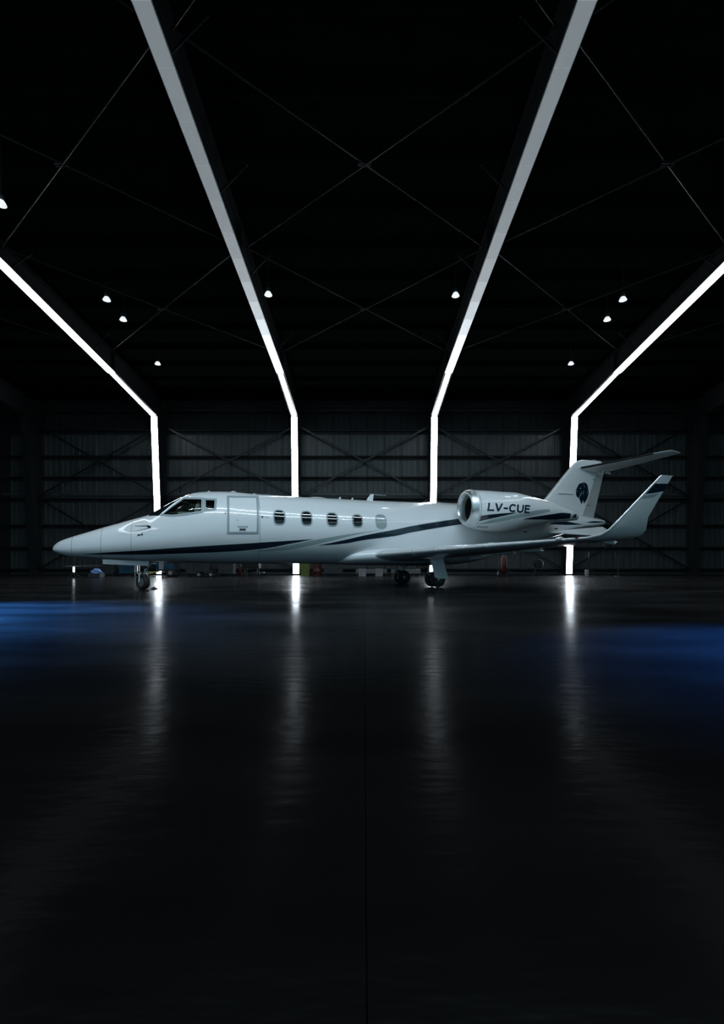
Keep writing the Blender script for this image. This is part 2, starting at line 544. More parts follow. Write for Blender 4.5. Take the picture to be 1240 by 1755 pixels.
# eave strut along the knees
for x0, x1, nm in BAYS:
    o = MB().tube([(x0 + .1, 26.3, 8.75), (x1 - .1, 26.3, 8.75)], 0.06, 8).build('eave_strut', 'steel')
    tag(o, 'dark steel eave strut above the cross brace in the %s' % nm, 'strut', 'eave struts')

# roof rod bracing between the rafters
ROOF_CELLS = [(20.8, 14.6, 'far'), (14.6, 9.0, 'middle'), (9.0, 3.2, 'near')]
for x0, x1, nm in BAYS:
    for ya, yb, dn in ROOF_CELLS:
        t = empty('roof_brace', ((x0 + x1) / 2, (ya + yb) / 2, roof_z((ya + yb) / 2) - 0.22))
        hx = (x1 - x0) / 2 - 0.1
        for sg in (1, -1):
            a = Vector((-hx * sg, (ya - yb) / 2, -(ya - yb) / 2 * .074 - .02 * sg))
            b = Vector((hx * sg, -(ya - yb) / 2, (ya - yb) / 2 * .074 - .02 * sg))
            MB().tube([a, b], 0.022, 8).build('rod', 'rod', t)
        MB().tube([(-.16, 0, 0), (.16, 0, 0)], 0.045, 8).build('turnbuckle', 'rod', t)
        tag(t, '%s steel rod cross brace under the roof over the %s' % (dn, nm), 'brace', 'roof rod braces')
# flange braces: short diagonal angles from rafter to purlin
for x in FRAMES_X:
    for k, yy in enumerate((19.52, 15.0, 11.92, 8.88)):
        p = inner_path(x)
        zi = None
        for (ya, za), (yb, zb) in zip(p[1:], p[2:]):
            if yb <= yy <= ya:
                zi = za + (zb - za) * (ya - yy) / (ya - yb)
        sg = 1 if x < 0 else -1
        o = MB().beam((x + sg * .10, yy, zi + .05), (x + sg * .80, yy, roof_z(yy) - .10), 0.06, 0.008).beam(
            (x + sg * .10, yy, zi + .05), (x + sg * .80, yy, roof_z(yy) - .10), 0.008, 0.06).build('flange_brace', 'rod')
        tag(o, '%s short diagonal steel brace beside the %s light strip' % (('farthest', 'second farthest', 'second nearest', 'nearest')[k], ORD[x]), 'brace', 'flange braces')

# ---------------------------------------------------------------- high bay lamps in the roof
def bay_lamp(x, y, z, label, tilt=0.0, light=True):
    t = empty('high_bay_lamp', (x, y, z))
    zr = (roof_z(y) - z + .2) / .72
    MB().tube([(0, 0, 0.30), (0, 0, zr)], 0.012, 8).build('hanger_rod', 'steel', t)
    MB().lathe([(0.14, .02), (0.14, .085), (0.18, .10), (0.30, .095), (0.33, .03)], (0, 0, 0), (0, 0, 1), 20).build('housing', 'dark', t, True)
    MB().lathe([(0.0, .165), (0.03, .155), (0.09, .125), (0.15, .085), (0.145, .08), (0.085, .118), (0.028, .148), (0.004, .158)], (0, 0, 0), (0, 0, 1), 24).build('reflector', 'refractor', t, True)
    MB().lathe([(-0.012, .02), (-0.008, .09), (0.006, .135), (0.016, .13), (0.02, .02)], (0, 0, 0.012), (0, 0, 1), 24).build('lens', 'bulb', t, True)
    if light:
        ld = bpy.data.lights.new('lamp_light', 'SPOT')
        ld.energy = BAY_WATT
        ld.color = (0.80, 0.93, 1.0)
        ld.spot_size = math.radians(125)
        ld.spot_blend = 0.7
        ld.shadow_soft_size = 0.16
        lo = bpy.data.objects.new('lamp_light', ld)
        COL.objects.link(lo)
        lo.parent = t
        lo.location = (0, 0, -0.06)
    t.scale = (0.72, 0.72, 0.72)
    return t
LAMPS = [(-8.15, 15.7, 9.0, 'second nearest high bay lamp of the left row'),
         (-8.26, 17.0, 9.0, 'second farthest high bay lamp of the left row'),
         (-8.66, 20.8, 9.0, 'farthest high bay lamp of the left row, above the left knee'),
         (-2.98, 15.4, 9.0, 'high bay lamp just right of the second light strip'),
         (2.84, 15.45, 9.0, 'high bay lamp just left of the third light strip'),
         (8.18, 15.7, 9.0, 'second nearest high bay lamp of the right row'),
         (8.32, 17.0, 9.0, 'second farthest high bay lamp of the right row'),
         (8.66, 20.8, 9.0, 'farthest high bay lamp of the right row, above the right knee'),
         (-8.42, 11.5, 9.0, 'nearest high bay lamp of the left row, cut by the left picture edge'),
         (8.55, 11.3, 9.0, 'nearest high bay lamp of the right row, just beyond the right picture edge')]
for x, y, z, lb in LAMPS:
    tag(bay_lamp(x, y, z, lb), lb, 'lamp', 'high bay lamps')
# two added rows of unseen battens to brighten the jet, above and just ahead of the camera
for y, z, row in ((4.4, 9.90, 'nearer'), (7.6, 9.68, 'farther')):
    for k in range(5):
        x = -5.6 + 2.8 * k
        t = empty('fill_batten', (x, y, z))
        MB().bevbox((0, 0, .06), (2.78, .34, .07), .012).build('housing', 'reflector', t)
        MB().bevbox((0, 0, .02), (2.76, .30, .02), .006).build('diffuser', 'reflector', t)
        for sx in (-1.1, 1.1):
            MB().tube([(sx, 0, .09), (sx, 0, roof_z(y) + .2 - z)], .008, 6).build('hanger_rod', 'steel', t)
        ld = bpy.data.lights.new('fill_batten_light', 'AREA')
        ld.shape = 'RECTANGLE'
        ld.size = 2.76
        ld.size_y = 0.28
        ld.energy = FILL_WATT
        ld.color = (0.69, 0.87, 1.0)
        lo = bpy.data.objects.new('fill_batten_light', ld)
        COL.objects.link(lo)
        lo.parent = t
        lo.location = (0, 0, 0.004)
        tag(t, '%s from the left in the %s row of added fill battens above the camera' % (('first', 'second', 'third', 'fourth', 'fifth')[k], row), 'lamp', 'added fill battens')

# blue wash lamps on short floor stands at either side
for sg, nm in ((-1, 'left'), (1, 'right')):
    t = empty('blue_wash_lamp', ((-8.7, 8.3, 0) if sg < 0 else (6.5, 5.1, 0)))
    MB().tube([(-.02 * sg * -1, .12, 0.02), (-.02 * sg * -1, .12, 4.66)], 0.025, 8).build('pole', 'dark', t)
    for k in range(3):
        an = k * 2.094 + .4
        MB().tube([(0, 0, .9), (.62 * math.cos(an), .62 * math.sin(an), .015)], .016, 6).build('leg', 'dark', t)
    MB().bevbox((0, 0, 4.72), (.34, .34, .16), .02).build('housing', 'dark', t)
    tag(t, 'blue wash lamp on a tripod beyond the %s picture edge' % nm, 'lamp')
    ld = bpy.data.lights.new('blue_light', 'SPOT')
    ld.energy = BLUE_WATT * (1.7 if sg < 0 else 1.25)
    ld.color = (0.05, 0.30, 1.0) if sg < 0 else (0.02, 0.22, 1.0)
    ld.spot_size = math.radians(60 if sg < 0 else 50)
    ld.spot_blend = 1.0
    ld.shadow_soft_size = 0.12
    lo = bpy.data.objects.new('blue_light', ld)
    COL.objects.link(lo)
    lo.parent = t
    lo.location = (-sg * 0.05, -.03, 4.48)
    dirv = Vector((3.0, -1.6, -4.6)) if sg < 0 else Vector((-2.4, -1.2, -4.6))
    lo.rotation_euler = dirv.to_track_quat('-Z', 'Y').to_euler()
# ---------------------------------------------------------------- airframe shape functions
# airframe axes: s = aft from the nose, t = towards the port side, z = up from the ground
def interp(tab, x):
    """monotone smooth (Catmull-Rom style) interpolation through (x, y) rows"""
    if x <= tab[0][0]:
        return tab[0][1]
    if x >= tab[-1][0]:
        return tab[-1][1]
    for i in range(len(tab) - 1):
        if tab[i][0] <= x <= tab[i + 1][0]:
            break
    x0, y0 = tab[i]
    x1, y1 = tab[i + 1]
    h = x1 - x0
    d = (y1 - y0) / h
    def slope(k):
        if k <= 0 or k >= len(tab) - 1:
            return None
        a = (tab[k][1] - tab[k - 1][1]) / (tab[k][0] - tab[k - 1][0])
        b = (tab[k + 1][1] - tab[k][1]) / (tab[k + 1][0] - tab[k][0])
        return 0.0 if a * b <= 0 else 2 * a * b / (a + b)
    m0 = slope(i)
    m1 = slope(i + 1)
    m0 = d if m0 is None else m0
    m1 = d if m1 is None else m1
    u = (x - x0) / h
    return (y0 * (2 * u ** 3 - 3 * u * u + 1) + m0 * h * (u ** 3 - 2 * u * u + u)
            + y1 * (3 * u * u - 2 * u ** 3) + m1 * h * (u ** 3 - u * u))

FUS_TOP = [(0, 1.04), (.012, 1.09), (.05, 1.15), (.12, 1.215), (.25, 1.285), (.435, 1.358), (.804, 1.488), (1.151, 1.61),
           (1.572, 1.746), (1.8, 1.822), (2.05, 1.90), (2.20, 1.955), (2.412, 2.075), (2.71, 2.265), (3.05, 2.46),
           (3.22, 2.54), (3.436, 2.60), (3.738, 2.632), (4.275, 2.648), (4.86, 2.617), (5.36, 2.603), (6.05, 2.583),
           (7.39, 2.573), (8.26, 2.563), (9.6, 2.56), (11.2, 2.556), (12.5, 2.55), (14.0, 2.50), (15.5, 2.39), (16.5, 2.28), (17.03, 2.2), (17.06, 2.12)]
FUS_BOT = [(0, 1.02), (.012, 1.0), (.05, .977), (.086, .955), (.235, .895), (.45, .845), (.67, .825), (1.117, .789), (2.256, .735), (2.9, .715),
           (3.53, .693), (4.3, .676), (6.14, .668), (7.76, .655), (10.3, .66), (11.5, .74), (13.0, 1.06), (14.3, 1.42),
           (16.0, 1.83), (17.03, 2.02), (17.06, 2.1)]
FUS_HW = [(0, .012), (.012, .05), (.05, .10), (.12, .15), (.25, .205), (.435, .27), (.804, .375), (1.15, .46), (1.6, .56), (2.05, .65),
          (2.5, .74), (3.05, .84), (3.6, .915), (4.275, .965), (4.9, .98), (9.5, .98), (11, .93), (12.2, .82), (14, .6), (16, .33), (17.03, .13), (17.06, .03)]
FUS_ZC = [(0, 1.03), (.435, 1.07), (1.15, 1.14), (2.05, 1.26), (3.05, 1.42), (4.0, 1.58), (4.9, 1.62), (9.6, 1.60), (11.2, 1.62), (14, 1.93), (16, 2.08), (17.06, 2.11)]
NEXP = 2.12

def fus_point(s, th):
    zt, zb, hw, zc = interp(FUS_TOP, s), interp(FUS_BOT, s), interp(FUS_HW, s), interp(FUS_ZC, s)
    c, n = math.cos(th), math.sin(th)
    t = hw * math.copysign(abs(c) ** (2 / NEXP), c)
    r = (zt - zc) if n >= 0 else (zc - zb)
    return t, zc + r * math.copysign(abs(n) ** (2 / NEXP), n)

def fus_t(s, z):
    """half-width of the fuselage at station s, height z"""
    zt, zb, hw, zc = interp(FUS_TOP, s), interp(FUS_BOT, s), interp(FUS_HW, s), interp(FUS_ZC, s)
    r = (zt - zc) if z >= zc else (zc - zb)
    u = min(1.0, abs(z - zc) / max(r, 1e-6))
    return hw * max(0.0, 1 - u ** NEXP) ** (1 / NEXP)

NAC_T = 1.52
NAC_R = [(10.70, .455), (10.74, .49), (10.82, .522), (11.0, .555), (11.3, .582), (11.7, .592), (12.2, .575), (12.7, .487), (13.05, .425), (13.4, .358), (13.8, .275), (14.2, .20), (14.55, .14)]
NAC_Z = [(10.70, 2.275), (11.2, 2.215), (11.8, 2.19), (12.7, 2.225), (13.4, 2.225), (14.55, 2.145)]

def nac_t(s, z):
    r = interp(NAC_R, s)
    return NAC_T + math.sqrt(max(0.0, r * r - (z - interp(NAC_Z, s)) ** 2))

# ---------------------------------------------------------------- the business jet
JET_YAW = 0.3114
jet = empty('business_jet', (-7.772, 12.372, 0), JET_YAW)
tag(jet, 'white twin-engine business jet with navy stripes, T-tail and upturned winglets', 'airplane')

def P(s, t, z):
    return (s, -t, z)

def jmesh(name, verts, faces, mat, parent=jet, smooth=True, sharp=35):
    return mesh_obj(name, [P(*v) for v in verts], faces, mat, parent, smooth, sharp)

def surf_pt(surf, s, z, off, side=1):
    """point on a flank lifted by off along the outward normal"""
    e = 0.01
    t = surf(s, z)
    ds = (surf(s + e, z) - surf(s - e, z)) / (2 * e)
    dz = (surf(s, z + e) - surf(s, z - e)) / (2 * e)
    ds = max(-3, min(3, ds))
    dz = max(-3, min(3, dz))
    n = Vector((-ds, 1.0, -dz)).normalized()
    return (s + n.x * off, side * (t + n.y * off), z + n.z * off)

def band(name, up, lo, surf, mat, off=0.004, side=1, parent=jet, n=60, m=5):
    """painted band between two (s, z) curves, laid on a flank"""
    s0, s1 = max(up[0][0], lo[0][0]), min(up[-1][0], lo[-1][0])
    vs, fs = [], []
    for i in range(n + 1):
        s = s0 + (s1 - s0) * i / n
        a, b = interp(lo, s), interp(up, s)
        for j in range(m + 1):
            vs.append(surf_pt(surf, s, a + (b - a) * j / m, off, side))
    for i in range(n):
        for j in range(m):
            k = i * (m + 1) + j
            fs.append((k, k + 1, k + m + 2, k + m + 1))
    return jmesh(name, vs, fs, mat, parent)

def dense(poly, step=0.03):
    out = []
    for i, a in enumerate(poly):
        b = poly[(i + 1) % len(poly)]
        n = max(1, int(math.hypot(b[0] - a[0], b[1] - a[1]) / step))
        out += [(a[0] + (b[0] - a[0]) * k / n, a[1] + (b[1] - a[1]) * k / n) for k in range(n)]
    return out

def pane(name, poly, surf, mat, off=0.006, side=1, parent=jet, rings=4):
    poly = dense(poly)
    cx = sum(p[0] for p in poly) / len(poly)
    cz = sum(p[1] for p in poly) / len(poly)
    n = len(poly)
    vs, fs = [], []
    for r in range(1, rings + 1):
        for s, z in poly:
            vs.append(surf_pt(surf, cx + (s - cx) * r / rings, cz + (z - cz) * r / rings, off, side))
    vs.append(surf_pt(surf, cx, cz, off, side))
    for r in range(rings - 1):
        for k in range(n):
            fs.append((r * n + k, r * n + (k + 1) % n, (r + 1) * n + (k + 1) % n, (r + 1) * n + k))
    for k in range(n):
        fs.append((len(vs) - 1, (k + 1) % n, k))
    return jmesh(name, vs, fs, mat, parent)

def grow(poly, d):
    """offset a polygon outwards by d"""
    n = len(poly)
    ar = sum(poly[i][0] * poly[(i + 1) % n][1] - poly[(i + 1) % n][0] * poly[i][1] for i in range(n))
    sg = 1 if ar > 0 else -1
    out = []
    for i in range(n):
        a, b, c = Vector(poly[i - 1]), Vector(poly[i]), Vector(poly[(i + 1) % n])
        e1, e2 = (b - a).normalized(), (c - b).normalized()
        n1, n2 = Vector((e1.y, -e1.x)) * sg, Vector((e2.y, -e2.x)) * sg
        m = (n1 + n2)
        m = m / max(0.35, m.length_squared / 2 if m.length_squared else 1)
        if m.length > 1.6:
            m = m.normalized() * 1.6
        out.append((b.x + m.x * d, b.y + m.y * d))
    return out

def ring(name, poly, w, surf, mat, off=0.007, side=1, parent=jet, win=0.0):
    a, b = grow(poly, w), grow(poly, -win) if win else poly
    n = len(poly)
    vs, fs = [], []
    seq = []
    for i in range(n):
        k = max(1, int(math.hypot(poly[(i + 1) % n][0] - poly[i][0], poly[(i + 1) % n][1] - poly[i][1]) / 0.04))
        for q in range(k):
            u = q / k
            A = (a[i][0] + (a[(i + 1) % n][0] - a[i][0]) * u, a[i][1] + (a[(i + 1) % n][1] - a[i][1]) * u)
            B = (b[i][0] + (b[(i + 1) % n][0] - b[i][0]) * u, b[i][1] + (b[(i + 1) % n][1] - b[i][1]) * u)
            seq.append((A, B))
    for A, B in seq:
        vs.append(surf_pt(surf, A[0], A[1], off - .003, side))
        vs.append(surf_pt(surf, (A[0] + B[0]) / 2, (A[1] + B[1]) / 2, off, side))
        vs.append(surf_pt(surf, B[0], B[1], off - .002, side))
    N = len(seq)
    for i in range(N):
        j = (i + 1) % N
        for q in range(2):
            fs.append((3 * i + q, 3 * j + q, 3 * j + q + 1, 3 * i + q + 1))
    return jmesh(name, vs, fs, mat, parent)

def decal(name, poly, surf, mat, off, side=1, parent=jet, cuts=2):
    """flat print of any outline laid on a flank"""
    bm = bmesh.new()
    vs = [bm.verts.new((s, 0, z)) for s, z in poly]
    bm.faces.new(vs)
    bmesh.ops.triangulate(bm, faces=bm.faces[:])
    bmesh.ops.subdivide_edges(bm, edges=bm.edges[:], cuts=cuts, use_grid_fill=True)
    bmesh.ops.triangulate(bm, faces=bm.faces[:])
    bm.verts.index_update()
    V = [surf_pt(surf, v.co.x, v.co.z, off, side) for v in bm.verts]
    F = [tuple(v.index for v in f.verts) for f in bm.faces]
    bm.free()
    return jmesh(name, V, F, mat, parent)

# --- fuselage hull
def rrect(s0, s1, z0, z1, k=3.2, n=28):
    cs, cz, a, b = (s0 + s1) / 2, (z0 + z1) / 2, (s1 - s0) / 2, (z1 - z0) / 2
    out = []
    for i in range(n):
        th = 2 * math.pi * i / n
        c, q = math.cos(th), math.sin(th)
        out.append((cs + a * math.copysign(abs(c) ** (2 / k), c), cz + b * math.copysign(abs(q) ** (2 / k), q)))
    return out

def hull(s_list, n=112):
    vs, fs = [], []
    for s in s_list:
        for k in range(n):
            t, z = fus_point(s, 2 * math.pi * k / n)
            vs.append((s, t, z))
    for i in range(len(s_list) - 1):
        for k in range(n):
            fs.append((i * n + k, i * n + (k + 1) % n, (i + 1) * n + (k + 1) % n, (i + 1) * n + k))
    fs.append(tuple(range(n))[::-1])
    fs.append(tuple((len(s_list) - 1) * n + k for k in range(n)))
    return vs, fs

S_RAD = 0.474
stations = [S_RAD + .003 + (4.6 - S_RAD) * i / 64 for i in range(65)] + [4.6 + .09 * i for i in range(1, 139) if 4.6 + .09 * i < 17.0] + [17.03, 17.06]
stations = sorted(set(round(s, 4) for s in stations))
vs, fs = hull(stations)
body = jmesh('fuselage', vs, fs, 'white', jet, True, 50)
body.data.materials.append(M['cabinwall'])

CK1 = [(2.60, 1.935), (2.86, 2.165), (3.095, 2.355), (3.535, 2.344), (3.526, 2.027), (3.158, 1.955), (2.832, 1.915)]
CK2 = [(3.635, 2.330), (3.862, 2.324), (3.845, 2.10), (3.635, 2.064)]

def cut_windows(obj):
    cutters = []
    for poly in (CK1, CK2):
        n = len(poly)
        vv = [(s, -1.4, z) for s, z in poly] + [(s, 1.4, z) for s, z in poly]
        ff = [tuple(range(n)), tuple(range(n, 2 * n))] + [(i, (i + 1) % n, n + (i + 1) % n, n + i) for i in range(n)]
        c = jmesh('cutter', vv, ff, 'cabinwall', jet, False)
        cutters.append(c)
        md = obj.modifiers.new('cut', 'BOOLEAN')
        md.operation = 'DIFFERENCE'
        md.object = c
        md.solver = 'EXACT'
    bpy.context.view_layer.update()
    dg = bpy.context.evaluated_depsgraph_get()
    me = bpy.data.meshes.new_from_object(obj.evaluated_get(dg))
    obj.modifiers.clear()
    old = obj.data
    obj.data = me
    bpy.data.meshes.remove(old)
    for c in cutters:
        bpy.data.objects.remove(c)
    me.materials.clear()
    me.materials.append(M['white'])
    me.materials.append(M['cabinwall'])
    for p in me.polygons:
        c = p.center
        inside = 2.4 < c.x < 4.1 and fus_t(c.x, c.z) - abs(c.y) > 0.03 and 1.88 < c.z < 2.4
        p.material_index = 1 if inside else 0
        p.use_smooth = True
    me.set_sharp_from_angle(angle=math.radians(40))
cut_windows(body)

rad_s = [0.0, .006, .014, .03, .05, .085, .12, .17, .22, .28, .34, .40, S_RAD - .003]
vs, fs = hull(rad_s)
jmesh('radome', vs, fs, 'white', jet, True, 60)
def seam(s, w=0.012):
    n = 96
    vs, fs = [], []
    for q in (-w / 2, w / 2):
        for k in range(n):
            t, z = fus_point(s + q, 2 * math.pi * k / n)
            zc = interp(FUS_ZC, s)
            r = math.hypot(t, z - zc)
            g = 1 + 0.0022 / r
            vs.append((s + q, t * g, zc + (z - zc) * g))
    for k in range(n):
        fs.append((k, (k + 1) % n, n + (k + 1) % n, n + k))
    return jmesh('panel_seam', vs, fs, 'seam')
for s in (S_RAD, 1.155, 1.86, 4.99, 12.35):
    seam(s, 0.010)

# --- cockpit glass, frames and what shows inside
for side in (1, -1):
    for poly in (CK1, CK2):
        fr = ring('window_frame', poly, 0.05, fus_t, 'panelgrey', 0.010, side, win=0.004)
        pane('cockpit_pane', poly, fus_t, 'glass', -0.006, side)
    # windshield
    low = [(2.235, 1.905), (2.50, 1.90), (2.57, 1.965), (2.88, 2.255), (3.035, 2.405)]
    vs, fs = [], []
    N, K = 36, 10
    for i in range(N + 1):
        s = 2.245 + (3.03 - 2.245) * i / N
        zt, zc = interp(FUS_TOP, s), interp(FUS_ZC, s)
        zl = min(interp(low, s), zt - 0.012)
        th0 = math.asin(min(1, ((zl - zc) / (zt - zc))) ** (NEXP / 2))
        th1 = math.radians(88)
        for j in range(K + 1):
            th = th0 + (th1 - th0) * j / K
            t, z = fus_point(s, th)
            r = math.hypot(t, z - zc)
            g = 1 + .006 / r
            vs.append((s, side * t * g, zc + (z - zc) * g))
    for i in range(N):
        for j in range(K):
            k = i * (K + 1) + j
            fs.append((k, k + 1, k + K + 2, k + K + 1))
    jmesh('windshield', vs, fs, 'cabinglass')
# centre and side window posts, polished edge strips
def strip_on(name, pts, w, mat, off=0.010, side=1):
    m = MB()
    q = [Vector(P(*surf_pt(fus_t, s, z, off, side))) for s, z in pts]
    m.tube(q, w, 8)
    return mesh_obj(name, m.v, m.f, mat, jet, True, 50)
for side in (1, -1):
    strip_on('window_post', [(2.53, 1.905), (2.57, 1.945), (2.72, 2.09), (2.88, 2.235), (3.05, 2.385), (3.12, 2.435)], 0.022, 'chrome', 0.004, side)
# cockpit furniture
MB().bevbox((2.86, 0, 1.955), (0.34, 1.0, 0.13), .03).build('glareshield', 'dark', jet, True)
for y in (-.36, .36):
    seat = MB().bevbox((3.42, y, 2.07), (0.12, 0.40, 0.34), .04, Matrix.Rotation(math.radians(10), 3, 'Y')).build('pilot_seat', 'cream', jet, True)
    MB().bevbox((3.46, y, 2.265), (0.08, 0.22, 0.11), .025).build('headrest', 'cream', seat, True)
    MB().tube([(3.02, y - .12, 2.02), (3.02, y - .12, 2.08), (3.02, y + .12, 2.08), (3.02, y + .12, 2.02)], .014, 8).build('control_yoke', 'dark', jet, True)
    MB().bevbox((3.12, y, 1.985), (0.34, 0.34, 0.07), .02).build('seat_cushion', 'cream', seat, True)
MB().bevbox((3.05, -0.02, 2.30), (0.30, 0.7, 0.04), .012).build('sun_visor', 'tealtrim', jet, True)
MB().bevbox((3.75, 0, 2.19), (0.05, 1.1, 0.24), .015).build('cockpit_bulkhead', 'dark', jet, True)

# --- livery on the flanks
N1U = [(.73, .918), (1.2, .956), (1.727, .992), (2.07, 1.015), (3.1, 1.095), (4.249, 1.178), (5.094, 1.24), (5.83, 1.297), (6.40, 1.342)]
N1L = [(.73, .915), (1.2, .912), (1.72, .911), (2.06, .912), (3.1, .945), (4.254, .999), (5.11, 1.085), (5.85, 1.228), (6.40, 1.338)]
GU = [(4.80, .998), (5.10, 1.045), (5.486, 1.113), (5.85, 1.19), (6.386, 1.305), (7.405, 1.49), (8.39, 1.637)]
GL = [(4.80, .995), (5.30, 1.018), (5.694, 1.054), (6.238, 1.152), (7.01, 1.333), (7.816, 1.528), (8.39, 1.633)]
N2U = [(6.57, 1.175), (7.213, 1.313), (8.022, 1.5), (8.829, 1.655), (9.228, 1.743), (10.72, 1.996), (11.9, 2.16)]
N2L = [(6.57, 1.17), (7.302, 1.236), (7.79, 1.327), (8.83, 1.473), (9.225, 1.562), (10.9, 1.847), (11.9, 2.0)]
N4U = [(14.30, 1.95), (14.6, 2.05), (15.0, 2.075), (15.4, 2.04), (15.85, 1.995)]
N4L = [(14.30, 1.945), (14.6, 1.955), (15.0, 1.955), (15.4, 1.97), (15.85, 1.99)]
N5U = [(16.05, 2.075), (16.4, 2.125), (16.95, 2.14)]
N5L = [(16.05, 2.07), (16.4, 2.07), (16.95, 2.125)]
for side in (1, -1):
    for up, lo, mt, nm, off in ((N1U, N1L, 'navy', 'navy_stripe', .0045), (GU, GL, 'grey', 'grey_stripe', .003), (N2U, N2L, 'navy', 'navy_stripe', .0045),
                                (N4U, N4L, 'navy', 'navy_stripe', .004), (N5U, N5L, 'navy', 'navy_stripe', .004)):
        band(nm, up, lo, fus_t, mt, off, side)

# --- cabin windows
WINS = [(5.352, 5.636, 1.716, 2.097), (6.085, 6.364, 1.713, 2.088), (6.793, 7.08, 1.708, 2.067), (7.521, 7.795, 1.693, 2.036), (8.209, 8.503, 1.68, 2.05)]
for side in (1, -1):
    for i, (a, b, c, d) in enumerate(WINS):
        poly = rrect(a, b, c, d)
        w = pane('cabin_window', poly, fus_t, 'shade' if i == 4 else 'cabinglass', .005, side)
        if i == 4:
            w['label'] = 'cabin window with a pale shade drawn'
        ring('frame', poly, 0.022, fus_t, 'panelgrey', .010, side, parent=w, win=0.012)

# --- entry door (port) and its furniture
DOOR = [(4.21, 2.425), (4.93, 2.45), (4.91, 1.50), (4.20, 1.49)]
dr = pane('entry_door', DOOR, fus_t, 'white', .007)
ring('door_seal', DOOR, 0.045, fus_t, 'panelgrey', .013, 1, dr, win=0.012)
decal('handle_recess', [(4.42, 1.612), (4.68, 1.616), (4.68, 1.652), (4.42, 1.648)], fus_t, 'panelgrey', .010, 1, dr)
decal('door_placard', [(4.465, 1.545), (4.625, 1.548), (4.625, 1.588), (4.465, 1.585)], fus_t, 'dark', .010, 1, dr)
decal('door_placard', [(4.465, 1.525), (4.625, 1.528), (4.625, 1.543), (4.465, 1.540)], fus_t, 'seam', .010, 1, dr)
decal('door_lock', rrect(4.405, 4.43, 1.79, 1.815, 2, 10), fus_t, 'dark', .010, 1, dr)
decal('fuel_cap', rrect(5.02, 5.075, 1.875, 1.93, 2, 14), fus_t, 'dark', .006)
for a, b in ((5.10, 5.115), (5.13, 5.20), (5.205, 5.23)):
    decal('small_marking', [(a, 1.892), (b, 1.892), (b, 1.910), (a, 1.910)], fus_t, 'panelgrey', .006)
decal('static_port', rrect(4.095, 4.14, 1.955, 2.0, 2, 12), fus_t, 'seam', .006)
# probes on the nose
for side in (1, -1):
    m = MB()
    q0 = Vector(P(*surf_pt(fus_t, 2.30, 1.60, 0.0, side)))
    q1 = Vector(P(*surf_pt(fus_t, 2.27, 1.60, 0.07, side)))
    m.tube([q0, q1], [.035, .022], 8).tube([q1, q1 + Vector((-.30, 0, -.012))], [.013, .006], 8)
    m.build('pitot_probe', 'dark', jet, True)
    m = MB()
    q0 = Vector(P(*surf_pt(fus_t, 2.08, 1.40, 0.0, side)))
    m.bevbox(q0, (.13, .03, .022), .006).tube([q0 + Vector((.04, 0, 0)), q0 + Vector((.05, -side * .05, .05))], .01, 6)
    m.build('angle_vane', 'dark', jet, True)
    for s, z, w in ((13.25, 1.66, .16), (14.6, 1.80, .13)):
        decal('drain_slot', [(s, z), (s + w, z + .005), (s + w, z + .04), (s, z + .035)], fus_t, 'black', .006, side)

# --- aerials on the crown
def blade(name, s0, s1, s2, s3, zb, zt, th, mat='white'):
    vs = []
    for s, z, k in ((s0, zb, 1), (s1, zb, 1), (s3, zt, .5), (s2, zt, .5)):
        vs += [(s, -th * k / 2, z), (s, th * k / 2, z)]
    fs = [(0, 2, 4, 6), (1, 7, 5, 3), (0, 1, 3, 2), (2, 3, 5, 4), (4, 5, 7, 6), (6, 7, 1, 0)]
    return jmesh(name, vs, fs, mat, jet, False)
ab = blade('blade_antenna', 8.18, 8.42, 8.36, 8.46, 2.50, 2.765, .03)
MB().tube([P(8.42, 0, 2.755), P(8.85, 0, 2.735)], .006, 6).build('whip', 'chrome', ab)
blade('blade_antenna', 7.33, 7.43, 7.40, 7.435, 2.53, 2.64, .02)
blade('blade_antenna', 7.72, 7.81, 7.785, 7.815, 2.53, 2.63, .02)
for s, L, h in ((3.72, .09, .03), (4.36, .22, .036), (4.93, .14, .028), (5.32, .09, .02), (5.58, .09, .02)):
    z = interp(FUS_TOP, s) - .012
    m = MB().lathe([(0, .5), (.35, .46), (.7, .3), (1.0, .05)], (0, 0, 0), (0, 0, 1), 16)
    o = m.build('crown_fairing', 'white', jet, True)
    o.location = P(s, 0, z)
    o.scale = (L, L * .6, h + .012)
o = MB().lathe([(0, .5), (.5, .44), (.85, .25), (1.0, .03)], (0, 0, 0), (0, 0, 1), 20).build('dorsal_antenna_fairing', 'white', jet, True)
o.location = P(6.72, 0, interp(FUS_TOP, 6.72) - .02)
o.scale = (.62, .26, .055)

# --- lifting surfaces
def naca(x, tc):
    x = max(0.0, min(1.0, x))
    return 5 * tc * (.2969 * math.sqrt(x) - .126 * x - .3516 * x * x + .2843 * x ** 3 - .1036 * x ** 4)

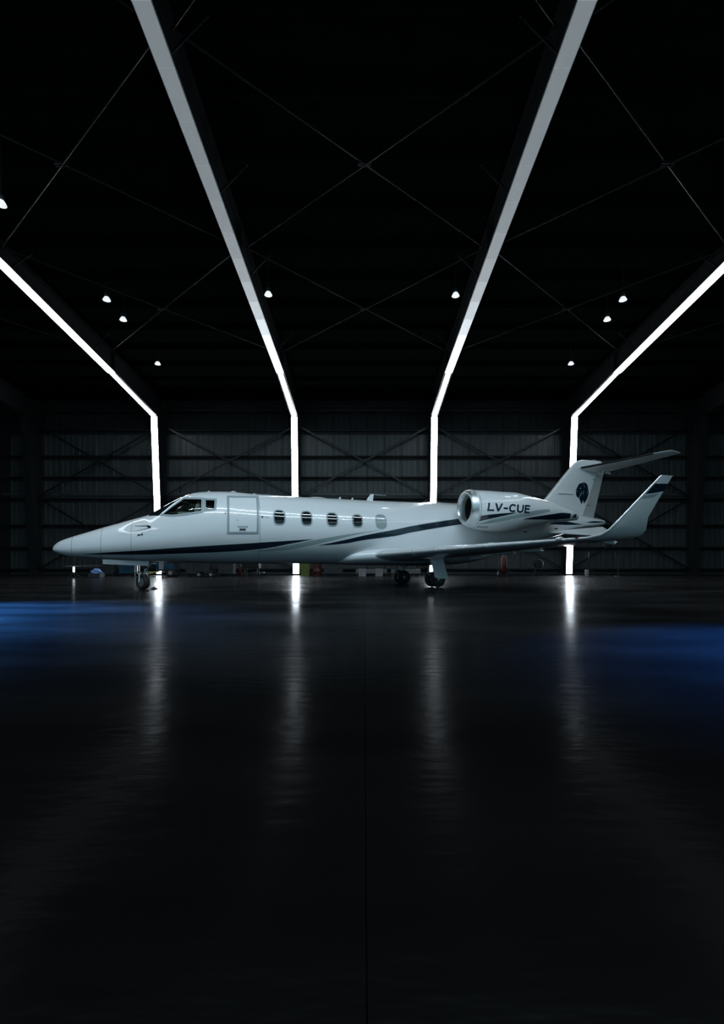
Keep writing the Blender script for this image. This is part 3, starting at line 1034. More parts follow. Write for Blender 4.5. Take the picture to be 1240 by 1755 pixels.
def foil(name, secs, x0, x1, mat, parent=jet, off=0.0, nx=16, mirror=False, cap=True, gap=0.0):
    """secs: rows (LE s,t,z ; TE s,t,z ; thickness ratio ; normal (t,z)); part between chord fractions x0..x1"""
    xs = [x0 + (x1 - x0) * ((1 - math.cos(math.pi * i / nx)) / 2 if x0 == 0 and x1 > .5 else (i / nx) ** (2 if x0 == 0 else 1)) for i in range(nx + 1)]
    loop = [(x, 1) for x in reversed(xs)] + [(x, -1) for x in (xs[1:] if x0 == 0 else xs)]
    n = len(loop)
    vs, fs = [], []
    for LE, TE, tc, nr in secs:
        LE, TE = Vector(LE), Vector(TE)
        c = (TE - LE).length
        nv = Vector((0, nr[0], nr[1])).normalized()
        for x, sg in loop:
            p = LE + (TE - LE) * x + nv * (sg * (naca(x, tc) * c + off + .0015))
            if x == 0 and off:
                p = p - (TE - LE).normalized() * off
            vs.append((p.x, p.y, p.z))
    for i in range(len(secs) - 1):
        for k in range(n):
            fs.append((i * n + k, i * n + (k + 1) % n, (i + 1) * n + (k + 1) % n, (i + 1) * n + k))
    if cap:
        fs.append(tuple(range(n))[::-1])
        fs.append(tuple((len(secs) - 1) * n + k for k in range(n)))
    if mirror:
        vs = [(a, -b, c) for a, b, c in vs]
    return jmesh(name, vs, fs, mat, parent, True, 40)

def lerp3(a, b, u):
    return tuple(a[i] + (b[i] - a[i]) * u for i in range(3))
def sec_at(A, B, u):
    return (lerp3(A[0], B[0], u), lerp3(A[1], B[1], u), A[2] + (B[2] - A[2]) * u, (A[3][0] + (B[3][0] - A[3][0]) * u, A[3][1] + (B[3][1] - A[3][1]) * u))

W_ROOT = ((7.85, .55, .88), (11.15, .55, .86), .115, (0, 1))
W_A = ((8.15, 1.0, .925), (11.2, 1.0, .90), .115, (-.03, 1))
W_TIP = ((11.16, 5.75, 1.225), (12.02, 5.75, 1.185), .10, (-.06, 1))
WL = [((11.30, 6.0, 1.288), (12.16, 5.95, 1.215), .095, (-.45, 1)),
      ((11.39, 6.11, 1.385), (12.27, 6.10, 1.295), .085, (-1, .8)),
      ((11.50, 6.19, 1.53), (12.28, 6.19, 1.39), .075, (-1, .42)),
      ((11.66, 6.29, 1.74), (12.20, 6.31, 1.63), .07, (-1, .38)),
      ((11.85, 6.39, 1.98), (12.285, 6.41, 1.89), .065, (-1, .38)),
      ((12.21, 6.58, 2.43), (12.50, 6.60, 2.43), .06, (-1, .38)),
      ((12.235, 6.595, 2.455), (12.517, 6.61, 2.45), .03, (-1, .38))]
def wing(mirror):
    sg = -1 if mirror else 1
    secs = [W_ROOT, W_A] + [sec_at(W_A, W_TIP, u) for u in (.15, .3, .45, .6, .75, .9)] + [W_TIP]
    w = foil('wing', secs, 0.0, 0.76, 'white', jet, 0, 18, mirror)
    inner = [W_A] + [sec_at(W_A, W_TIP, u) for u in (.2, .4, .57)]
    outer = [sec_at(W_A, W_TIP, u) for u in (.58, .72, .85, .96)]
    foil('flap', inner, .767, 1.0, 'white', w, 0, 8, mirror)
    foil('aileron', outer, .767, 1.0, 'white', w, 0, 8, mirror)
    foil('wing_tip_trailing_panel', [sec_at(W_A, W_TIP, .965), W_TIP], .762, 1.0, 'white', w, 0, 8, mirror)
    for a, b in ((.02, .22), (.225, .60), (.605, 1.0)):
        foil('leading_edge_strip', [sec_at(W_A, W_TIP, a), sec_at(W_A, W_TIP, (a + b) / 2), sec_at(W_A, W_TIP, b)], 0.0, .055, 'chrome', w, .004, 8, mirror)
    wl = foil('winglet', [W_TIP] + WL, 0.0, 1.0, 'white', w, 0, 20, mirror)
    foil('leading_edge_strip', [W_TIP] + WL[:-1], 0.0, .07, 'chrome', wl, .004, 8, mirror)
    # painted bands on the winglet faces
    def wl_band(name, u0, u1, v0, v1, mat, off):
        A, B = WL[3], WL[5]
        for face in (1, -1):
            vs, fs = [], []
            K = 10
            for i in range(K + 1):
                x = .09 + .90 * i / K
                for j in range(K + 1):
                    lo = u0 + (v0 - u0) * x
                    hi = u1 + (v1 - u1) * x
                    S = sec_at(A, B, lo + (hi - lo) * j / K)
                    LE, TE = Vector(S[0]), Vector(S[1])
                    nv = Vector((0, S[3][0], S[3][1])).normalized()
                    p = LE + (TE - LE) * x + nv * face * (naca(x, S[2]) * (TE - LE).length + off)
                    vs.append((p.x, -p.y if mirror else p.y, p.z))
            for i in range(K):
                for j in range(K):
                    k = i * (K + 1) + j
                    fs.append((k, k + 1, k + K + 2, k + K + 1))
            jmesh(name, vs, fs, mat, wl)
    wl_band('navy_band', .50, .80, .66, .835, 'navy', .005)
    wl_band('grey_band', .36, .46, .55, .62, 'grey', .004)
    # stall fence, landing light housing, vortex generator and flap track fairings
    for u, h in ((.222, .07), (.602, .05)):
        S = sec_at(W_A, W_TIP, u)
        LE, TE = Vector(S[0]), Vector(S[1])
        vs = []
        for x, z in ((-.012, -.01), (.0, .045), (.05, .075 + h * .2), (.16, .08), (.22, .045), (.10, .02)):
            q = LE + (TE - LE) * x
            vs += [(q.x, sg * (q.y - .008), q.z + z), (q.x, sg * (q.y + .008), q.z + z)]
        n = len(vs) // 2
        fs = [tuple(2 * i for i in range(n)), tuple(2 * i + 1 for i in range(n))[::-1]] + [(2 * i, 2 * ((i + 1) % n), 2 * ((i + 1) % n) + 1, 2 * i + 1) for i in range(n)]
        jmesh('stall_fence', vs, fs, 'chrome', w, False)
    S = sec_at(W_A, W_TIP, .90)
    c = P(S[0][0] + .03, sg * S[0][1], S[0][2] + .015)
    MB().lathe([(-.09, .03), (-.07, .055), (.02, .062), (.06, .048), (.10, .03)], c, (1, 0, 0), 16).build('tip_light_housing', 'lip', w, True)
    S = sec_at(W_A, W_TIP, .96)
    c = P(S[0][0] + .05, sg * S[0][1], S[0][2] + .02)
    MB().bevbox(c, (.10, .10, .035), .01).build('navigation_light', 'red' if not mirror else 'lime', w, True)
    for u in (.12, .36, .55):
        S = sec_at(W_A, W_TIP, u)
        LE, TE = Vector(S[0]), Vector(S[1])
        q = LE + (TE - LE) * .86
        MB().lathe([(-.42, .006), (-.3, .03), (0, .045), (.25, .03), (.38, .006)], P(q.x, sg * q.y, q.z - .05), (1, 0, 0), 12).build('flap_track_fairing', 'white', w, True)
    S = sec_at(W_A, W_TIP, .97)
    vs = []
    for x, z in ((.62, -.01), (1.12, -.005), (1.02, -.075), (.74, -.05)):
        q = Vector(S[0]) + (Vector(S[1]) - Vector(S[0])) * x
        vs += [(q.x, sg * (q.y - .02), q.z + z), (q.x, sg * (q.y + .02), q.z + z)]
    jmesh('trailing_edge_fairing', vs, [(0, 2, 4, 6), (7, 5, 3, 1), (0, 1, 3, 2), (2, 3, 5, 4), (4, 5, 7, 6), (6, 7, 1, 0)], 'white', w, False)
    return w
wing(False)
wing(True)

# belly fairing that carries the wing
FA = [(7.05, .03, .74, .80), (7.25, .42, .67, .93), (7.6, .78, .635, 1.06), (8.1, 1.0, .62, 1.15), (8.8, 1.10, .615, 1.17), (9.8, 1.12, .615, 1.15),
      (10.8, 1.08, .63, 1.12), (11.5, .9, .70, 1.08), (12.2, .55, .86, 1.10), (12.6, .05, 1.0, 1.08)]
vs, fs = [], []
n = 48
SS = [7.05 + (12.6 - 7.05) * i / 60 for i in range(61)]
for s in SS:
    hw = interp([(r[0], r[1]) for r in FA], s)
    zb = interp([(r[0], r[2]) for r in FA], s)
    zt = interp([(r[0], r[3]) for r in FA], s)
    zc = zb + (zt - zb) * .55
    for k in range(n):
        th = 2 * math.pi * k / n
        c, q = math.cos(th), math.sin(th)
        r = zt - zc if q >= 0 else zc - zb
        vs.append((s, hw * math.copysign(abs(c) ** (2 / 2.6), c), zc + r * math.copysign(abs(q) ** (2 / 2.3), q)))
for i in range(60):
    for k in range(n):
        fs.append((i * n + k, i * n + (k + 1) % n, (i + 1) * n + (k + 1) % n, (i + 1) * n + k))
fs += [tuple(range(n))[::-1], tuple(60 * n + k for k in range(n))]
jmesh('wing_root_fairing', vs, fs, 'white')

# fin
def fin_le(z):
    return interp([(2.0, 13.80), (2.40, 14.16), (2.60, 14.33), (2.772, 14.505), (4.088, 15.735), (4.17, 15.83), (4.24, 15.97), (4.285, 16.16)], z)
def fin_te(z):
    return 16.624 + (z - 2.217) * (17.084 - 16.624) / (3.894 - 2.217)
FIN_TC = .088
def fin_sec(z, tcs=1.0):
    te = fin_te(min(z, 4.0)) - max(0, z - 4.2) * 2.2
    return ((fin_le(z), 0, z), (te, 0, z), FIN_TC * tcs, (1, 0))
def fin_t(s, z):
    c = fin_te(z) - fin_le(z)
    return naca((s - fin_le(z)) / c, FIN_TC) * c + .0015
fin = foil('fin', [fin_sec(z) for z in (2.0, 2.3, 2.6, 2.772, 3.2, 3.6, 3.9, 4.05)] + [fin_sec(4.15), fin_sec(4.22, .9), fin_sec(4.26, .7), fin_sec(4.285, .35)], 0, .795, 'white', jet, 0, 18)
foil('fin_top_fairing', [fin_sec(3.90), fin_sec(4.05), fin_sec(4.15), fin_sec(4.22, .9), fin_sec(4.26, .7), fin_sec(4.285, .35)], .785, 1.0, 'white', fin, 0, 6)
foil('rudder', [fin_sec(z) for z in (2.24, 2.6, 3.0, 3.5, 3.885)], .803, 1.0, 'rudder', fin, -.004, 8)
foil('leading_edge_strip', [fin_sec(z) for z in (2.80, 3.2, 3.7, 4.05)], 0, .035, 'chrome', fin, .004, 8)
for z, s in ((3.62, 16.62), (2.72, 16.36)):
    for side in (1, -1):
        MB().bevbox(P(s, side * (fin_t(s, z) + .012), z), (.12, .035, .05), .01).build('hinge_fairing', 'panelgrey', fin)
for side in (1, -1):
    MB().bevbox(P(15.38, side * (fin_t(15.38, 3.05) + .015), 3.065), (.62, .05, .035), .012).build('fin_strake', 'white', fin)
MB().tube([P(16.45, 0, 4.26), P(16.45, 0, 4.33)], [.03, .012], 10).build('beacon', 'dark', fin, True)
MB().tube([P(16.62, 0, 4.24), P(16.62, 0, 4.31), P(16.74, 0, 4.31)], .008, 6).build('tail_aerial', 'chrome', fin, True)

# lion head emblem on the fin
E0 = (15.5424, 3.5905)     # fin coordinates of the emblem's origin
EU, EV = 0.0008967, 0.0007284
def em(u, v):
    return (E0[0] + EU * u + 0.0, E0[1] - EV * v + 0.0000459 * u)
LION = [(480, 240), (560, 225), (640, 195), (720, 190), (800, 225), (860, 300), (895, 400), (905, 500), (930, 620), (935, 720), (910, 830), (870, 950),
        (810, 1060), (750, 1140), (705, 1210), (690, 1150), (680, 1040), (650, 1030), (625, 1100), (600, 1215), (565, 1200), (520, 1100), (480, 1000),
        (465, 930), (500, 850), (470, 880), (430, 950), (390, 890), (350, 880), (320, 800), (290, 760), (330, 755), (400, 760), (430, 700), (380, 690),
        (330, 690), (285, 640), (300, 620), (290, 570), (340, 500), (400, 450), (400, 360), (430, 290)]
LINES = [[(455, 465), (500, 442), (545, 445), (560, 480), (485, 492)],
         [(565, 600), (580, 680), (550, 780), (490, 885), (468, 905), (480, 850), (528, 750), (552, 650)],
         [(678, 545), (692, 620), (664, 762), (638, 765), (665, 640)],
         [(660, 338), (712, 340), (748, 410), (728, 425), (698, 368)],
         [(600, 262), (690, 252), (722, 285), (660, 270)],
         [(326, 575), (380, 560), (352, 612), (312, 622)],
         [(850, 620), (872, 640), (868, 720), (850, 700)]]
for side in (1, -1):
    e = decal('lion_emblem', [em(*p) for p in LION], fin_t, 'navy', .005, side, fin, 2)
    e['label'] = 'navy lion head emblem'
    for ln in LINES:
        decal('emblem_line', [em(*p) for p in ln], fin_t, 'grey', .008, side, fin, 1)

# tailplane
ST_R = ((15.86, 0.0, 3.965), (17.06, 0.0, 3.865), .085, (0, 1))
ST_T = ((17.58, 2.20, 4.252), (17.995, 2.24, 4.172), .075, (0, 1))
for mirror in (False, True):
    secs = [sec_at(ST_R, ST_T, u) for u in (0, .1, .3, .5, .7, .9, .985)] + [((17.66, 2.235, 4.248), (17.985, 2.25, 4.176), .03, (0, 1))]
    st = foil('tailplane', secs, 0, .72, 'white', jet, 0, 16, mirror)
    foil('elevator', [sec_at(ST_R, ST_T, u) for u in (.08, .3, .6, .86)], .728, 1.0, 'white', st, 0, 8, mirror)
    foil('tailplane_tip', [sec_at(ST_R, ST_T, u) for u in (.87, .985)] + [secs[-1]], .70, 1.0, 'white', st, .001, 8, mirror)
    foil('leading_edge_boot', [sec_at(ST_R, ST_T, u) for u in (.06, .4, .84)], 0, .075, 'dark', st, .004, 8, mirror)
    sg = -1 if mirror else 1
    q = sec_at(ST_R, ST_T, .12)
    MB().bevbox(P(17.08, sg * .20, 3.835), (.22, .05, .06), .015).build('elevator_hinge', 'white', st)
    MB().bevbox(P(16.84, sg * .12, 3.875), (.06, .04, .03), .008).build('bolt_cover', 'dark', st)

# ventral delta fins
for sg in (1, -1):
    A, B, C, D = (14.30, .46, 1.69), (16.75, .30, 1.93), (16.75, .92, 1.60), (16.30, .95, 1.58)
    pts = [A, (15.3, .38, 1.80), B, C, D]
    vs = [(a, sg * b, c + .012) for a, b, c in pts] + [(a, sg * (b - .004), c - .014) for a, b, c in pts]
    n = len(pts)
    fs = [tuple(range(n)), tuple(range(n, 2 * n))[::-1]] + [(i, (i + 1) % n, n + (i + 1) % n, n + i) for i in range(n)]
    jmesh('delta_fin', vs, fs, 'white', jet, False)

# --- engines
def engine(sg):
    ss = [10.70 + .0 + (14.55 - 10.70) * (i / 70) ** 1.25 for i in range(71)]
    n = 64
    vs, fs = [], []
    for s in ss:
        r, zc = interp(NAC_R, s), interp(NAC_Z, s)
        for k in range(n):
            an = 2 * math.pi * k / n
            vs.append((s, sg * (NAC_T + r * math.cos(an)), zc + r * math.sin(an)))
    for i in range(len(ss) - 1):
        for k in range(n):
            fs.append((i * n + k, i * n + (k + 1) % n, (i + 1) * n + (k + 1) % n, (i + 1) * n + k))
    nac = jmesh('engine_nacelle', vs, fs, 'white')
    zc = interp(NAC_Z, 10.70)
    ctr = P(10.70, sg * NAC_T, zc)
    # polished lip, intake duct, fan, spinner
    # rows (aft offset, radius), from just over the outside round the lip into the duct
    lip = [(.15, .541), (.09, .520), (.04, .497), (.0, .466), (-.022, .446), (-.03, .428), (-.02, .408), (.02, .388), (.10, .372), (.22, .365)]
    def turned(name, prof, mat, parent, closed=False):
        m = MB()
        vs, fs = [], []
        N = 56
        for h, r in prof:
            z0 = interp(NAC_Z, 10.70 + max(0, h))
            for k in range(N):
                an = 2 * math.pi * k / N
                vs.append((10.70 + h, sg * (NAC_T + r * math.cos(an)), z0 + r * math.sin(an)))
        for i in range(len(prof) - 1):
            for k in range(N):
                fs.append((i * N + k, i * N + (k + 1) % N, (i + 1) * N + (k + 1) % N, (i + 1) * N + k))
        if closed:
            fs.append(tuple((len(prof) - 1) * N + k for k in range(N)))
        return jmesh(name, vs, fs, mat, parent, True, 60)
    turned('intake_lip', [(a, b + (.004 if i < 4 else 0)) for i, (a, b) in enumerate(lip)], 'lip', nac)
    turned('intake_duct', [(.20, .364), (.45, .36), (.75, .37)], 'dark', nac)
    turned('fan_disc', [(.75, .372), (.752, .02)], 'black', nac, True)
    turned('spinner', [(.42, .004), (.46, .05), (.56, .10), (.70, .135), (.75, .14)], 'dark', nac)
    turned('intake_seam', [(.20, .5555), (.212, .5575)], 'seam', nac)
    # fan blades
    for k in range(16):
        an = 2 * math.pi * k / 16
        c, q = math.cos(an), math.sin(an)
        z0 = interp(NAC_Z, 11.4)
        pts = []
        for r, tw in ((.12, .25), (.36, .75)):
            for e in (-1, 1):
                aa = an + e * .10
                pts.append((11.38 + e * .03, sg * (NAC_T + r * math.cos(aa)), z0 + r * math.sin(aa)))
        jmesh('fan_blade', pts, [(0, 1, 3, 2)], 'dark', nac, False)
    # exhaust
    turned('exhaust_nozzle', [(3.5, .205), (3.86, .142), (3.875, .132), (3.75, .128), (3.5, .125)], 'white', nac)
    turned('exhaust_cone', [(3.6, .07), (3.85, .05), (3.98, .01)], 'dark', nac, True)
    # livery
    U1 = [(10.93, 2.01), (11.225, 2.05), (11.808, 2.106), (12.05, 2.12)]
    L1 = [(10.93, 1.862), (11.079, 1.9), (11.558, 2.01), (12.05, 2.115)]
    U2 = [(10.95, 1.80), (11.265, 1.902), (11.855, 2.04), (12.428, 2.155), (12.976, 2.25), (13.30, 2.27)]
    L2 = [(10.95, 1.775), (11.302, 1.817), (11.956, 1.949), (12.586, 2.067), (13.0, 2.145), (13.30, 2.21)]
    U3 = [(12.31, 1.955), (12.765, 2.04), (13.428, 2.14), (13.90, 2.20), (14.45, 2.19)]
    L3 = [(12.31, 1.948), (12.787, 1.964), (13.466, 1.989), (13.94, 2.03), (14.45, 2.085)]
    for U, L, mt, nm, of in ((U2, L2, 'grey', 'grey_stripe', .003), (U1, L1, 'navy', 'navy_stripe', .005), (U3, L3, 'navy', 'navy_stripe', .005)):
        band(nm, U, L, nac_t, mt, of, sg, nac, 40, 5)
    # registration letters
    def strokes(letter):
        arc = lambda cx, cz, rx, rz, a0, a1, k=14: [(cx + rx * math.cos(math.radians(a0 + (a1 - a0) * i / k)), cz + rz * math.sin(math.radians(a0 + (a1 - a0) * i / k))) for i in range(k + 1)]
        return {'L': [[(.1, 1), (.1, 0)], [(.02, .09), (.8, .09)]],
                'V': [[(.06, 1), (.44, .02)], [(.82, 1), (.44, .02)]],
                '-': [[(.05, .42), (.6, .42)]],
                'C': [arc(.47, .5, .38, .43, 38, 322)],
                'U': [[(.1, 1), (.1, .36)] + arc(.44, .36, .34, .29, 180, 360) + [(.78, .36), (.78, 1)]],
                'E': [[(.1, 1), (.1, 0)], [(.02, .92), (.78, .92)], [(.1, .51), (.72, .51)], [(.02, .09), (.78, .09)]]}[letter]
    W, Hh = .262, .225
    x = 0.0
    word = 'LV-CUE'
    adv = {'L': .84, 'V': .98, '-': .74, 'C': 1.0, 'U': 1.02, 'E': .9}
    total = sum(adv[c] for c in word) * W
    for ch in word:
        m = MB()
        for st in strokes(ch):
            hw = .105
            pts = []
            for i in range(len(st) - 1):
                a, b = Vector(st[i]), Vector(st[i + 1])
                k = max(1, int((b - a).length / .08))
                pts += [a + (b - a) * q / k for q in range(k)]
            pts.append(Vector(st[-1]))
            vs, fs = [], []
            for i, p in enumerate(pts):
                d = (pts[min(i + 1, len(pts) - 1)] - pts[max(0, i - 1)]).normalized()
                nn = Vector((-d.y, d.x)) * hw
                for q in (-1, -.33, .33, 1):
                    e = p + nn * q
                    px_, pz_ = e.x + .17 * e.y, e.y
                    loc = x + px_ * W
                    s = (11.075 + loc) if sg > 0 else (11.075 + total - loc)
                    vs.append(surf_pt(nac_t, s, 2.145 - .018 * (s - 11.1) + pz_ * Hh, .006, sg))
            for i in range(len(pts) - 1):
                for q in range(3):
                    k = i * 4 + q
                    fs.append((k, k + 1, k + 5, k + 4))
            m.add([P(*v) for v in vs], fs)
        mesh_obj('registration_letter', m.v, m.f, 'navy', nac, True, 60)['label'] = 'navy registration letter %s' % ('dash' if ch == '-' else ch)
        x += adv[ch] * W
    # small vent louvres under the lip
    for k in range(4):
        s = 10.98 + .075 * k
        z = 1.70 - .005 * k
        decal('vent_slot', [(s, z), (s + .05, z), (s + .05, z + .05), (s, z + .05)], nac_t, 'seam', .005, sg, nac, 1)
    # pylon
    vs, fs = [], []
    secs = [((11.15, .70, 2.10), (14.35, .50, 2.12), .085, (0, 1)), ((11.35, 1.25, 2.14), (14.2, 1.25, 2.14), .075, (0, 1))]
    foil('pylon', secs, 0, 1, 'white', jet, 0, 16, sg < 0)
engine(1)
engine(-1)

# --- landing gear
def wheel(name, c, axis, r, w, parent, hub_r=None, hub_mat='darkhub'):
    hr = hub_r or r * .56
    tyre = MB().lathe([(-w * .36, hr), (-w * .48, hr + .012), (-w * .5, r * .86), (-w * .40, r * .965), (-w * .2, r), (w * .2, r), (w * .40, r * .965), (w * .5, r * .86), (w * .48, hr + .012), (w * .36, hr)],
                      c, axis, 36).build('tyre', 'rubber', parent, True, 60)
    MB().lathe([(-w * .40, hr * .98), (-w * .34, hr * .80), (-w * .24, hr * .5), (-w * .36, hr * .34), (-w * .42, hr * .12), (w * .42, hr * .12), (w * .36, hr * .34), (w * .24, hr * .5), (w * .34, hr * .80), (w * .40, hr * .98)],
               c, axis, 28).build('hub', hub_mat, tyre, True, 50)
    ax = Vector(axis).normalized()
    ref = Vector((0, 0, 1))
    x = ref.cross(ax).normalized()
    for k in range(8):
        an = k * math.pi / 4
        q = Vector(c) + (x * math.cos(an) + ax.cross(x) * math.sin(an)) * hr * .66
        MB().lathe([(-w * .37, hr * .09), (w * .37, hr * .09)], q, axis, 8).build('wheel_bolt', 'dark', tyre)
    return tyre

for sg in (1, -1):
    g = MB().tube([P(9.84, sg * 1.26, 1.0), P(9.86, sg * 1.255, .52)], .055, 14).tube([P(9.86, sg * 1.255, .52), P(9.88, sg * 1.25, .22)], .038, 14).build('main_gear_leg', 'hub', jet, True)
    MB().tube([P(9.88, sg * 1.02, .222), P(9.88, sg * 1.50, .222)], .035, 12).build('axle', 'hub', g, True)
    for dt in (-.17, .17):
        wheel('wheel', P(9.88, sg * (1.25 + dt), .222), (0, 1, 0), .222, .145, g)
    MB().tube([P(9.72, sg * 1.24, .62), P(9.66, sg * 1.235, .42), P(9.80, sg * 1.25, .27)], .022, 8).build('torque_link', 'hub', g, True)
    MB().tube([P(9.86, sg * 1.22, .60), P(9.90, sg * .55, .86)], .030, 10).build('side_brace', 'hub', g, True)
    MB().tube([P(9.86, sg * 1.26, .48), P(10.36, sg * 1.24, .74)], .018, 8).build('drag_brace', 'hub', g, True)
    MB().tube([P(9.74, sg * 1.30, .95), P(9.72, sg * 1.32, .60), P(9.78, sg * 1.32, .25)], .010, 6).build('brake_line', 'dark', g, True)
    # leg door hanging on the outboard side
    pts = [(9.62, 1.01), (9.98, 1.01), (10.02, .80), (10.16, .25), (9.84, .25), (9.74, .30), (9.72, .5), (9.63, .72)]
    n = len(pts)
    vs = [(s, sg * (1.50 + (.06 * (1.0 - z))), z) for s, z in pts] + [(s, sg * (1.47 + (.06 * (1.0 - z))), z) for s, z in pts]
    fs = [tuple(range(n)), tuple(range(n, 2 * n))[::-1]] + [(i, (i + 1) % n, n + (i + 1) % n, n + i) for i in range(n)]
    jmesh('leg_door', vs, fs, 'white', g, False)
    # open wheel well
    vs = [(9.35, sg * .30, .607), (10.05, sg * .30, .607), (10.05, sg * .95, .63), (9.35, sg * .95, .63)]
    vs += [(a, b, c + .03) for a, b, c in vs]
    jmesh('wheel_well', vs, [(0, 1, 2, 3), (7, 6, 5, 4), (0, 4, 5, 1), (1, 5, 6, 2), (2, 6, 7, 3), (3, 7, 4, 0)], 'black', jet, False)

# nose gear, wheel steered
ng = MB().tube([P(2.24, 0, .78), P(2.13, 0, .50)], .05, 14).tube([P(2.13, 0, .50), P(2.06, 0, .30)], .034, 12).build('nose_gear_leg', 'hub', jet, True)
st = math.radians(46)
ax = Vector((math.sin(st), math.cos(st), 0))      # wheel axle
wc = Vector(P(2.07, 0, .20))
wheel('wheel', wc, ax, .20, .17, ng, .118, 'hub')
for e in (-1, 1):
    MB().tube([Vector(P(2.08, 0, .43)) + ax * (e * .07), Vector(P(2.075, 0, .40)) + ax * (e * .12), wc + ax * (e * .12)], .020, 8).build('fork', 'chrome', ng, True)
MB().tube([P(2.04, 0, .47), P(1.94, 0, .44), P(2.03, 0, .36)], .016, 8).build('torque_link', 'hub', ng, True)
MB().bevbox(P(2.10, .02, .62), (.16, .12, .14), .02).build('taxi_light_box', 'dark', ng)
for sg in (1, -1):
    vs = []
    for s, z in ((1.17, .79), (2.23, .735), (2.235, .62), (1.17, .67)):
        vs += [(s, sg * (.30 - .05 * (.79 - z) / .12), z), (s, sg * (.285 - .05 * (.79 - z) / .12), z)]
    jmesh('nose_gear_door', vs, [(0, 2, 4, 6), (7, 5, 3, 1), (0, 1, 3, 2), (2, 3, 5, 4), (4, 5, 7, 6), (6, 7, 1, 0)], 'white', jet, False)
# chocks on the floor at the nose wheel
cp = jet.matrix_basis @ Vector(P(2.07, 0, 0))
jet_m = Matrix.Translation((-7.772, 12.372, 0)) @ Matrix.Rotation(JET_YAW, 4, 'Z')
for e, lb in ((-1, 'black rubber wheel chock in front of the jet nose wheel'), (1, 'black rubber wheel chock behind the jet nose wheel')):
    q = jet_m @ Vector((2.07 + e * .27, 0.02, 0))
    o = empty('wheel_chock', (q.x, q.y, 0), JET_YAW)
    MB().add([(-.09, -.16, 0), (.09, -.16, 0), (.02 * -e, -.16, .07), (-.09, .16, 0), (.09, .16, 0), (.02 * -e, .16, .07)],
             [(0, 1, 2), (5, 4, 3), (0, 3, 4, 1), (1, 4, 5, 2), (2, 5, 3, 0)]).build('block', 'rubber', o)
    MB().tube([(0, -.16, .04), (0, -.24, .03), (.0, -.26, .012)], .008, 6).build('rope_loop', 'rubber', o)
    tag(o, lb, 'chock', 'wheel chocks')

# ---------------------------------------------------------------- equipment along the back wall, seen under the belly
def floor_thing(name, x, y, label, cat, rz=0.0):
    return tag(empty(name, (x, y, 0), rz), label, cat)

def small_wheel(t, x, y, r, w=.07, axis=(0, 1, 0)):
    k = MB().lathe([(-w / 2, r * .5), (-w / 2, r * .9), (-w * .3, r), (w * .3, r), (w / 2, r * .9), (w / 2, r * .5)], (x, y, r), axis, 24).build('tyre', 'rubber', t, True, 50)
    MB().lathe([(-w * .55, r * .1), (-w * .5, r * .5), (w * .5, r * .5), (w * .55, r * .1)], (x, y, r), axis, 18).build('hub', 'palebox', k, True, 40)

# lamp stand with a crossbar, left under the nose
t = floor_thing('lamp_stand', -12.85, 22.0, 'thin stand with a crossbar and a bright little lamp under the jet nose', 'lamp stand')
MB().tube([(0, 0, .02), (0, 0, .95)], .018, 8).build('pole', 'dark', t)
MB().tube([(-.42, 0, .52), (1.25, 0, .55)], .016, 8).build('crossbar', 'plank', t)
for k in range(3):
    an = k * 2.094
    MB().tube([(0, 0, .25), (.3 * math.cos(an), .3 * math.sin(an), .012)], .012, 6).build('leg', 'dark', t)
MB().lathe([(-.10, .02), (-.09, .035), (.12, .035), (.14, .015)], (0, -.05, .36), (0, 0, 1), 14).build('lamp', 'bulb', t, True)

def cabinet(name, x, y, w, d, h, label, cat, mat='box', drawers=3, legs=False, rz=0.0):
    t = floor_thing(name, x, y, label, cat, rz)
    z0 = .12
    MB().bevbox((0, 0, z0 + (h - z0) / 2), (w, d, h - z0), .015).build('body', mat, t)
    for k in range(drawers):
        hh = (h - z0 - .06) / drawers
        zc = z0 + .03 + hh * (k + .5)
        dr = MB().bevbox((0, -d / 2 - .008, zc), (w - .06, .02, hh - .02), .006).build('drawer', mat, t)
        MB().tube([(-w * .25, -d / 2 - .04, zc + hh * .2), (w * .25, -d / 2 - .04, zc + hh * .2)], .008, 6).build('handle', 'rod', dr)
    for sx in (-1, 1):
        for sy in (-1, 1):
            MB().lathe([(-.02, .05), (.02, .05)], (sx * (w / 2 - .08), sy * (d / 2 - .08), .052), (0, 1, 0), 14).build('caster', 'rubber', t)
            MB().box((sx * (w / 2 - .08), sy * (d / 2 - .08), .112), (.05, .05, .02)).build('caster_plate', 'dark', t)
    return t
cabinet('tool_cabinet', -12.7, 24.6, .75, .5, .95, 'dark tool cabinet behind the lamp stand under the jet nose', 'cabinet')
cabinet('tool_cabinet', -11.75, 24.8, .8, .5, .90, 'dark tool cabinet standing left of the nose gear door', 'cabinet', 'bluebox')
t = floor_thing('cloth_bundle', -12.2, 22.6, 'crumpled blue cloth bundle on a low box under the jet nose', 'cloth')
m = MB()
n = 20
rows = 10
vs, fs = [], []
for i in range(rows + 1):
    th = math.pi / 2 * i / rows
    for k in range(n):
        an = 2 * math.pi * k / n
        r = .24 * math.cos(th) * (1 + .16 * math.sin(3 * an + i) + .08 * math.sin(7 * an - 2 * i)) + .002
        vs.append((r * math.cos(an), r * .8 * math.sin(an), .20 + .20 * math.sin(th) * (1 + .1 * math.sin(5 * an))))
for i in range(rows):
    for k in range(n):
        fs.append((i * n + k, i * n + (k + 1) % n, (i + 1) * n + (k + 1) % n, (i + 1) * n + k))
fs.append(tuple(range(n))[::-1])
m.add(vs, fs).build('cloth', 'bluecloth', t, True, 60)
MB().bevbox((0, 0, .10), (.52, .42, .195), .012).build('low_box', 'box', t)

